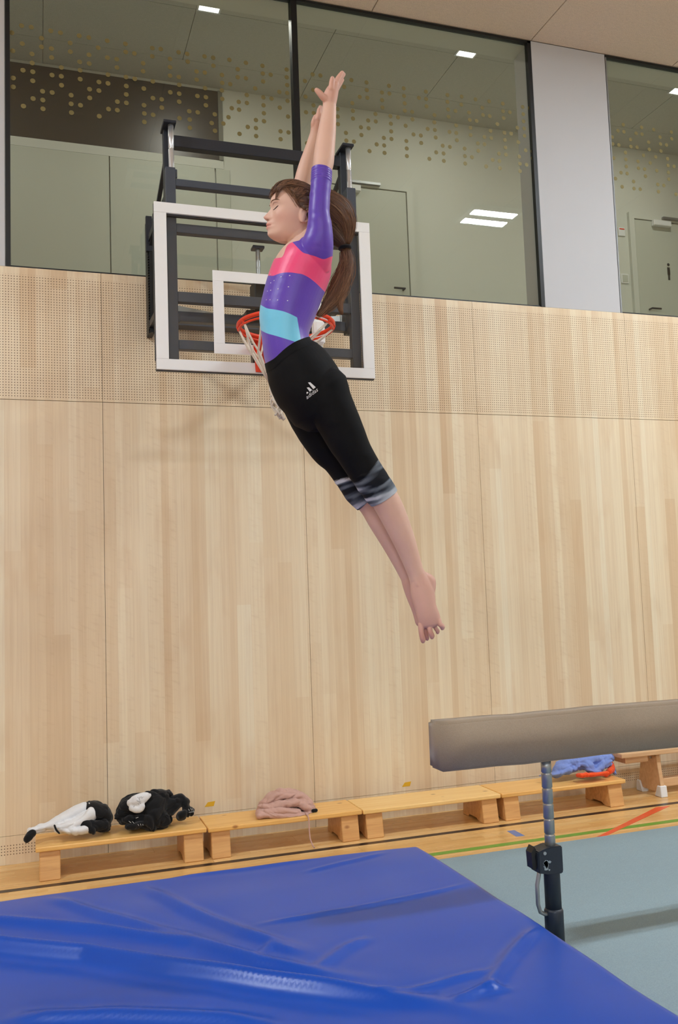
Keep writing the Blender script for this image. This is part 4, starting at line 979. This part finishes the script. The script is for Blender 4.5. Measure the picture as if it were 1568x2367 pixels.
arm_ = L_['near_arm'] | L_['far_arm']; leg_ = L_['near_leg'] | L_['far_leg']; foot_ = L_['near_foot'] | L_['far_foot']; hand_ = L_['near_hand'] | L_['far_hand']
def arcpos(C, P):                                        # arc length of the point of C nearest P
    s_ = np.concatenate([[0], np.cumsum(np.linalg.norm(np.diff(C, axis=0), axis=1))]); return s_[np.argmin(np.linalg.norm(C-P, axis=1))]
s_nc, s_fc = arcpos(nar, gp(744, 396, -.121)), arcpos(far_, gp(697, 452, .127))
s_nl, s_fl = arcpos(nleg, gp(888, 1151, -.062)), arcpos(fleg, gp(849, 1155, .06))
# --- skin
skin = NT('skin'); mk = skin.attr('mask'); nz_ = skin.noise(skin.objc(), 14, 3); fine = skin.noise(skin.objc(), 160, 2)
cs = skin.mix(nz_, srgb(210, 172, 156), srgb(222, 187, 171)); mx_ = skin.xyz(mk.outputs['Color'])
cs = skin.mix(mx_[0], cs, srgb(196, 112, 104)); cs = skin.mix(mx_[1], cs, srgb(196, 138, 126)); cs = skin.mix(mx_[2], cs, srgb(120, 70, 60))
skin.bump(fine, .06, .001)
M['skin'] = skin.done(cs, .52, 0, .35, Subsurface_Weight=.06, Subsurface_Scale=.02)
skin.b.inputs['Subsurface Radius'].default_value = (1, .35, .2)
hx, hy, hz = HLc.T
lips = np.where(hd, np.exp(-(((hz+.0515)/.0095)**4))*np.exp(-((hy/.021)**4))*(hx > .085), 0)*.75
blush = np.where(hd, .55*np.exp(-(((np.abs(hy)-.048)/.022)**2+((hz+.03)/.022)**2)), 0)+np.where(hand_, .35, 0)+np.where(foot_, .30, 0)+np.where(hd & (hx > .098) & (hz > -.035) & (hz < -.01), .35, 0)
toe = np.where(foot_, .4*np.clip((py_-1425)/45, 0, 1), 0); blush = np.clip(asmooth(blush+toe, 40), 0, 1)
nos = np.where(hd, np.exp(-(((np.abs(hy)-.008)/.0035)**2+((hz+.0315)/.0028)**2))*(hx > .09), 0)*.8+np.where(hd, np.exp(-((hz+.0512)/.0014)**2)*(np.abs(hy) < .021)*(hx > .082), 0)*.75
girl = thing('person', 'gymnast with arms raised leaping above the blue mat, purple and pink leotard, black leggings', 'person', tuple(gp(985, 1480)))
GL = np.array(girl.location)
bme = mesh('body', BV-GL, BF, True); set_attr(bme, 'mask', np.stack([np.clip(lips, 0, 1), blush, np.clip(nos, 0, 1)], 1))
link('body', bme, M['skin'], girl)
bvh = BVHTree.FromPolygons([tuple(v) for v in BV], BF)
# --- leotard
neckl = (py_-poly(px_, [(560, 612), (628, 600), (640, 598), (655, 596), (659, 586), (662, 572), (672, 563), (690, 558), (720, 555), (820, 552)], 2.0))*k_
WL = [(560, 862), (612, 842), (636, 830), (659, 807), (679, 792), (709, 780), (730, 774), (800, 770)]
waist = (py_-poly(px_, WL))*k_
sd = np.full(len(BV), -1.0); tz = L_['torso'] | L_['neck']
sd = np.where(tz, np.minimum(neckl, .02-waist), sd)
sd = np.where(L_['near_arm'], s_nc-tpar, sd); sd = np.where(L_['far_arm'], s_fc-tpar, sd)
sd = np.where(hand_ | foot_ | leg_, -.05, sd); sd = np.where(L_['head'], -.02, sd)
sd = asmooth(sd, 8); arm_s = np.where(L_['near_arm'], s_nc-tpar, np.where(L_['far_arm'], s_fc-tpar, 1.0))
off = .0028+np.where(arm_s < .05, .0011*np.sin(arm_s*2*math.pi/.0085)*np.clip(arm_s/.012, 0, 1)+.0006, 0)
ang = vnoise(BV*np.array([22., 22., 60.])+3, 21); off = off+np.where(arm_, .0010*ang, .0004*ang)
f_pink = np.minimum(py_-poly(px_, [(600, 520), (655, 540), (672, 556), (684, 568), (700, 585.6), (728, 591), (748, 600), (763, 592), (800, 590)]),
                    poly(px_, [(600, 640), (625, 637), (633, 640), (644, 633.5), (659, 630.5), (678, 630.5), (692, 634), (694, 631.5), (713, 641), (732, 656), (747, 672), (780, 705)])-py_)
f_cyan = np.minimum.reduce([py_-poly(px_, [(590, 697), (605, 705), (617, 713.5), (636, 716), (656, 720), (675, 728), (686, 734), (700, 742)]),
                            poly(px_, [(590, 754), (602, 761), (617, 770.5), (640, 777), (663, 784.5), (679, 790), (700, 797)])-py_, poly(py_, [(700, 682), (734, 686), (783, 694), (800, 697)])-px_])
V2, F2, X2 = clip(BV+BN*off[:, None], BF, sd, np.column_stack([f_pink, f_cyan, BN]))
V2, F2, X2 = hem(V2, F2, X2, X2[:, 2:5])
lt = NT('leotard_lycra'); fp = lt.step(lt.attr('f_pink').outputs['Fac'], -.35, .35); fc = lt.step(lt.attr('f_cyan').outputs['Fac'], -.35, .35)
wv = lt.noise(lt.objc(), 500, 2)
cl = lt.mix(fp, lt.mix(wv, srgb(84, 52, 172), srgb(94, 62, 184)), srgb(236, 70, 128)); cl = lt.mix(fc, cl, srgb(112, 200, 236))
lt.bump(lt.noise(lt.objc(), 60, 3), .05, .003)
M['leotard'] = lt.done(cl, .42, 0, .45, Sheen_Weight=.2)
me = mesh('leotard', V2-GL, F2, True); set_attr(me, 'f_pink', X2[:, 0]); set_attr(me, 'f_cyan', X2[:, 1])
leo = link('leotard', me, M['leotard'], girl); leo['label'] = 'purple, pink and light blue leotard with three quarter sleeves'
lbvh = BVHTree.FromPolygons([tuple(v) for v in V2], F2)
def on_surface(tree, px, py, lift=.001):
    d = ray(px, py); d = d/np.linalg.norm(d); h = tree.ray_cast(Vector(CPOS), Vector(d))
    return (h[0]-Vector(d)*lift, h[1]) if h[0] is not None else (None, None)
M['stone'] = plain('rhinestone', (245, 245, 248), .25, 0, .8)
for px, py in ((626, 634), (650, 640), (670, 637), (634, 648.5), (626, 654), (667, 663), (643, 668), (626, 671), (618.5, 673), (616, 693), (624.5, 693), (642, 693.5), (665, 695)):
    p, nrm = on_surface(lbvh, px, py, .0)
    if p is None: continue
    bm = bmesh.new(); bmesh.ops.create_icosphere(bm, subdivisions=1, radius=.0022)
    rot = nrm.to_track_quat('Z', 'Y').to_matrix().to_4x4(); bmesh.ops.transform(bm, verts=bm.verts, matrix=Matrix.Translation(p) @ rot @ Matrix.Diagonal((1.25, .8, .6, 1)))
    bmesh.ops.translate(bm, verts=bm.verts, vec=-Vector(GL)); link('rhinestone', from_bm('rhinestone', bm), M['stone'], leo)
# --- leggings
cuff = np.where(L_['near_leg'], s_nl-tpar, np.where(L_['far_leg'], s_fl-tpar, np.where(foot_, -.1, 1.0)))
sdp = np.where(tz | leg_, np.minimum(waist, cuff), -.05); sdp = np.where(arm_ | hand_ | L_['head'], -.05, sdp); sdp = np.where(foot_, -.1, sdp)
sdp = asmooth(sdp, 8); wr = vnoise(BV*np.array([16., 16., 45.])+7, 33)
offp = .0045+np.where(waist < .035, .0012, 0)+.0009*wr+np.where((cuff < .12) & leg_, .0022*np.maximum(vnoise(BV*np.array([30., 20., 70.]), 12), -.3), 0)
pr = px_*.5+py_*.86                                     # stripes run a little across the leg
qd = (px_*.90-py_*.42)
st = vnoise(np.column_stack([(cuff*1000+qd*.30)*.075+np.where(L_['far_leg'], 5.3, 0), qd*.012+3, np.full(len(BV), .5)]), 41)+.25*vnoise(np.column_stack([(cuff*1000+qd*.36)*.21, qd*.02, np.full(len(BV), 2.5)]), 8)
st = asmooth(st, 4); band = np.clip((.118-cuff-.012*np.sin(qd*.05))/.008, 0, 1)*leg_
V3, F3, X3 = clip(BV+BN*offp[:, None], BF, sdp, np.column_stack([band, st, np.where(leg_, cuff, 1), waist, BN]))
V3, F3, X3 = hem(V3, F3, X3, X3[:, 4:7], .005)
lg = NT('leggings_jersey'); ba = lg.attr('band').outputs['Fac']; sa = lg.attr('stripe').outputs['Fac']; ca = lg.attr('cuff').outputs['Fac']
pat = lg.ramp(lg.math('ADD', lg.math('MULTIPLY', sa, .5), .5), [(.0, srgb(20, 22, 28)), (.36, srgb(26, 29, 36)), (.43, srgb(66, 74, 86)), (.53, srgb(112, 122, 134)), (.60, srgb(168, 178, 190)), (.72, srgb(204, 212, 222))])
cg = lg.mix(ba, lg.mix(lg.noise(lg.objc(), 30, 3), srgb(12, 13, 16), srgb(18, 19, 22)), pat)
lg.bump(lg.noise(lg.objc(), 420, 2), .12, .001)
M['leggings'] = lg.done(cg, .75, 0, .15)
me = mesh('leggings', V3-GL, F3, True); set_attr(me, 'band', X3[:, 0]); set_attr(me, 'stripe', X3[:, 1]); set_attr(me, 'cuff', X3[:, 2])
lgo = link('leggings', me, M['leggings'], girl); lgo['label'] = 'black cropped leggings with grey and white stripes at the knees'
pbvh = BVHTree.FromPolygons([tuple(v) for v in V3], F3)
# emblem on the thigh: three slanted bars over a word, laid on the cloth
M['print'] = plain('white_print', (222, 226, 232), .5)
EO, EU, EV = np.array((720., 912.)), np.array((.80, -.60)), np.array((-.28, -.96))   # origin, reading direction, upward (photo pixels)
bars = [[(-9, 6.5), (-4.5, 6.5), (-6, 9.3), (-8.2, 10)], [(-1.5, 6.5), (4.2, 6.5), (-.5, 15), (-5, 17)], [(7, 6.5), (13, 6.5), (5, 21.5), (.2, 24)]]
def emblem_mesh(name, polys):
    V, F = [], []
    for pl in polys:
        k = len(V); ok = True
        for u, v in pl:
            p2 = EO+(EU*u+EV*v)*1.2; p, nn = on_surface(pbvh, p2[0], p2[1], .0009)
            if p is None: ok = False; break
            V.append(np.array(p)-GL)
        if ok: F.append(list(range(k, k+len(pl))))
    return link(name, mesh(name, V, F), M['print'], lgo)
for b_ in bars:
    sub = []
    for a in range(4):                                   # small quads so the bar follows the curved thigh
        t0, t1 = a/4, (a+1)/4; q0, q1, q2, q3 = [np.array(z_, float) for z_ in b_]
        sub.append([tuple(q0*(1-t0)+q3*t0), tuple(q1*(1-t0)+q2*t0), tuple(q1*(1-t1)+q2*t1), tuple(q0*(1-t1)+q3*t1)])
    emblem_mesh('emblem_bar', sub)
cu = bpy.data.curves.new('word', 'FONT'); cu.body = 'adidas'; cu.size = 1; cu.align_x = 'CENTER'; cu.resolution_u = 2
wo = bpy.data.objects.new('word', cu); COL.objects.link(wo); dg = bpy.context.evaluated_depsgraph_get(); wm = wo.evaluated_get(dg).to_mesh()
wv_ = [tuple(v.co) for v in wm.vertices]; wf = [tuple(p.vertices) for p in wm.polygons]; wx = [v[0] for v in wv_]; sc_w = 27/(max(wx)-min(wx))
VV = []
for u, v, _ in wv_:
    p2 = EO+(EU*(u*sc_w+2)+EV*(v*sc_w-2.5))*1.2; p, nn = on_surface(pbvh, p2[0], p2[1], .0009); VV.append(np.array(p if p is not None else VV[-1]+GL)-GL)
wo.evaluated_get(dg).to_mesh_clear(); bpy.data.objects.remove(wo)
o = link('emblem_word', mesh('emblem_word', VV, wf), M['print'], lgo); o['label'] = 'small white word adidas below the bars'
# --- brows, lashes
M['brow'] = plain('brow_hair', (112, 82, 62), .7); M['lash'] = plain('lash', (40, 28, 24), .6)
def face_strip(name, pts, rads, mat, lift):
    P = []
    for x, y, z in pts:
        q_ = Vector(hl(x, y, z)); h = bvh.find_nearest(q_); P.append(np.array(h[0]+h[1]*lift))
    v, f, *_ = loft(P, rads, [r*.6 for r in rads], 8, 4); link(name, mesh(name, v-GL, f, True), mat, girl)
for sg in (-1, 1):
    face_strip('eyebrow', [(.10, sg*.014, .0265), (.095, sg*.026, .0325), (.09, sg*.040, .0355), (.08, sg*.052, .033), (.070, sg*.061, .027)], [.0010, .0022, .0021, .0015, .0006], M['brow'], .0004)
    face_strip('eyelash', [(.095, sg*.024, .0050), (.095, sg*.031, .0046), (.09, sg*.039, .0055), (.083, sg*.047, .0082), (.078, sg*.053, .0112)], [.0006, .0013, .0016, .0017, .0009], M['lash'], .0006)
    face_strip('eyelid_crease', [(.095, sg*.024, .0135), (.09, sg*.037, .0178), (.08, sg*.051, .0160)], [.0003, .0006, .0003], M['brow'], .0001)
# --- hair
hr = NT('brown_hair'); tn = hr.attr('tone').outputs['Fac']; 
ch = hr.ramp(tn, [(0, srgb(48, 32, 24)), (.4, srgb(84, 58, 42)), (.75, srgb(120, 86, 62)), (1, srgb(160, 122, 88))])
M['hair'] = hr.done(ch, .5, 0, .35)
zl = [(-.07, -.13), (-.06, -.115), (-.05, -.08), (-.040, -.042), (-.030, -.020), (-.022, -.0125), (-.006, .004), (.003, .026), (.02, .048), (.040, .070), (.055, .074), (.066, .070), (.078, .058), (.086, .052), (.12, .050)]
sdh = np.where(hd & (L_['head'] | L_['neck']) & (hz > -.10), hz-np.interp(hx, [a for a, b in zl], [b for a, b in zl]), -.1)
sdh = np.where((np.abs(hy) > .069) & (hx > -.045) & (hx < .006) & (hz < -.010), -.1, sdh)
grain = vnoise(np.column_stack([hx*30+np.abs(hy)*60, hz*260-hx*60, hy*120]), 51)
V4, F4, X4 = clip(BV+BN*(.0062+.0022*grain+.006*np.clip(sdh/.05, 0, 1))[:, None], BF, sdh, np.column_stack([.42+.30*grain, BN]))
V4, F4, X4 = hem(V4, F4, X4, X4[:, 1:4], .007)
me = mesh('hair', V4-GL, F4, True); set_attr(me, 'tone', X4[:, 0]); hair = link('hair', me, M['hair'], girl); hair['label'] = 'long brown hair in a ponytail flying back'
def rows3(rows):
    C = np.array([gp(r[0], r[1], r[4] if len(r) > 4 else 0) for r in rows]); a = np.array([r[2]*mpp(c) for r, c in zip(rows, C)]); b = np.array([r[3] for r in rows]); return C, a, b
MASS = [(692,462,26,.058),(722,468,36,.070),(752,480,42,.072),(778,500,42,.062),(795,522,31,.046),(800,546,18,.028),(798,566,9,.014)]
UND = [(742,520,30,.055),(765,538,26,.045),(786,556,17,.028),(797,572,9,.013)]
TAIL = [(798,576,9,.012),(804,598,13,.017),(799,628,17,.019),(785,660,19,.019),(769,690,16,.016),(752,712,10,.011),(735,730,4,.004)]
LOCK = [(802,625,12,.014),(794,668,11,.013),(785,700,8,.010),(791,727,3,.004)]
hp = []
for rows in (MASS, UND, TAIL, LOCK):
    C, a, b = rows3(rows); v, f, *_ = loft(C, a*.9, b*.9, 20, 4); hp.append((v, f))
HVm, HFm = fuse(hp, .005); HVm = smooth(HVm, HFm, 5); 
pm_ = proj(HVm); gr = vnoise(np.column_stack([pm_[:, 0]*.02, (pm_[:, 1]-pm_[:, 0]*.55)*.16, HVm[:, 1]*40]), 61)
HVm = HVm+normals(HVm, HFm)*(.0015*gr)[:, None]
me = mesh('hair_mass', HVm-GL, HFm, True); set_attr(me, 'tone', .26+.22*gr); link('hair_mass', me, M['hair'], hair)
R_ = np.random.default_rng(5); SV, SF, ST = [], [], []
def strand(P, r0, tone, n=5):
    P = np.array(P); m = len(P); rr = r0*np.sin(np.linspace(.35, 3.0, m))**.6
    v, f, *_ = loft(P, rr, rr, n, 2, False); k = sum(len(x) for x in SV); SV.append(v); SF.extend([tuple(i+k for i in q_) for q_ in f]); ST.append(np.full(len(v), tone))
def ride(rows, cnt, tone0, r0, a0=-1, a1=1, near=.8, j0=0, wob=.05, out=1.0):
    C, A, B = rows3(rows); T = np.gradient(C, axis=0); T /= np.linalg.norm(T, axis=1)[:, None]
    U = np.array([np.cross((c-CPOS)/np.linalg.norm(c-CPOS), t_) for c, t_ in zip(C, T)]); U /= np.linalg.norm(U, axis=1)[:, None]; W = np.cross(T, U)
    sgn = 1 if (W[0]@(CPOS-C[0])) > 0 else -1
    for _ in range(cnt):
        a = R_.uniform(a0, a1); s_ = sgn if R_.random() < near else -sgn; ph = R_.uniform(0, 6.28); am = wob*R_.uniform(.3, 1.3); da = R_.normal(0, .10)
        i0 = R_.integers(0, max(1, j0+1)); i1 = len(C)-(R_.integers(0, 2) if len(C) > 5 else 0)
        P = []
        for i in range(i0, i1):
            aa = np.clip(a+am*math.sin(ph+i*1.3)+da*i/len(C), -1.06, 1.06); dd = math.sqrt(max(0, 1-min(1, aa*aa)))
            P.append(C[i]+U[i]*A[i]*aa*out+W[i]*s_*B[i]*dd*out)
        if len(P) > 2: strand(P, r0*R_.uniform(.6, 1.4), np.clip(tone0+R_.normal(0, .15), .05, 1))
ride(MASS, 520, .46, .0012, near=.85, j0=0, out=.97); ride(UND, 110, .2, .0014, out=.95); ride(TAIL, 340, .48, .0012, out=.98, wob=.12); ride(LOCK, 130, .6, .0011, out=1.05, wob=.2)
ride([(r[0]-4, r[1]+6, r[2]*1.1, r[3]) for r in TAIL], 60, .6, .0010, wob=.35)
ride([(r[0], r[1], r[2]*1.06, r[3]*1.05) for r in MASS], 40, .7, .0006, j0=0, wob=.12)
ride([(r[0], r[1], r[2]*1.3+1, r[3]*1.2) for r in TAIL], 40, .65, .0006, wob=.3)
hbvh = BVHTree.FromPolygons([tuple(v) for v in HV], HF)
# strands combed back over the crown, and the loose fringe
for _ in range(420):
    xh = R_.uniform(.0, .088); sg = 1 if R_.random() < .75 else -1
    z0 = np.interp(xh, [a for a, b in zl], [b for a, b in zl])+.001
    th0 = R_.uniform(.0, 1.0)
    P = []
    yw0 = sg*(.012+.06*R_.random()) if xh > .05 else sg*.07
    z0 = z0 if xh < .05 else z0+.004
    for t_ in np.linspace(0, 1, 8):
        x = xh*(1-t_)+(-.085)*t_; z = z0+(.035-z0)*t_+(.055*(1-th0)+.012)*math.sin(math.pi*t_)*(1 if xh > 0 else .4); yy = yw0*(1-.25*t_)
        h = hbvh.find_nearest(Vector(hl(x*1.05, yy*1.1, z*1.05))); lift = .0085+.005*min(1, 4*t_)+.002*math.sin(9*t_+xh*90)
        P.append(np.array(h[0])+np.array(h[1])*lift)
    strand(P, R_.uniform(.0008, .0014), np.clip(.48+R_.normal(0, .15), .1, 1))
for _ in range(70):                                      # fringe over the temple and forehead
    x0 = R_.uniform(.02, .07); P = []
    ex, ez = (R_.uniform(.080, .088), R_.uniform(.024, .05)) if R_.random() < .35 else (R_.uniform(-.012, .012), R_.uniform(-.005, .035))
    for t_ in np.linspace(0, 1, 6):
        h = hbvh.find_nearest(Vector(hl(x0*(1-t_)+ex*t_, .05+.025*t_*(ex < .05), .088*(1-t_)+ez*t_))); P.append(np.array(h[0])+np.array(h[1])*(.011*(1-t_)+.003))
    strand(P, R_.uniform(.0006, .0011), np.clip(.55+R_.normal(0, .18), .1, 1))
me = mesh('hair_strands', np.vstack(SV)-GL, SF, True); set_attr(me, 'tone', np.concatenate(ST)); o = link('hair_strands', me, M['hair'], hair); o['kind'] = 'stuff'
c0 = gp(798, 573); tt_ = gp(799, 580)-gp(797, 566); tt_ /= np.linalg.norm(tt_); u_ = np.cross(tt_, vd); u_ /= np.linalg.norm(u_); w_ = np.cross(tt_, u_)
tube('hair_tie', [Vector(c0+(u_*math.cos(a)*.019+w_*math.sin(a)*.019)-GL) for a in np.linspace(0, 2*math.pi, 18, endpoint=False)], .0065, M['cloth_black'], None, 10, True)
ht = bpy.data.objects['hair_tie']; ht.parent = hair; ht['label'] = 'black hair tie'
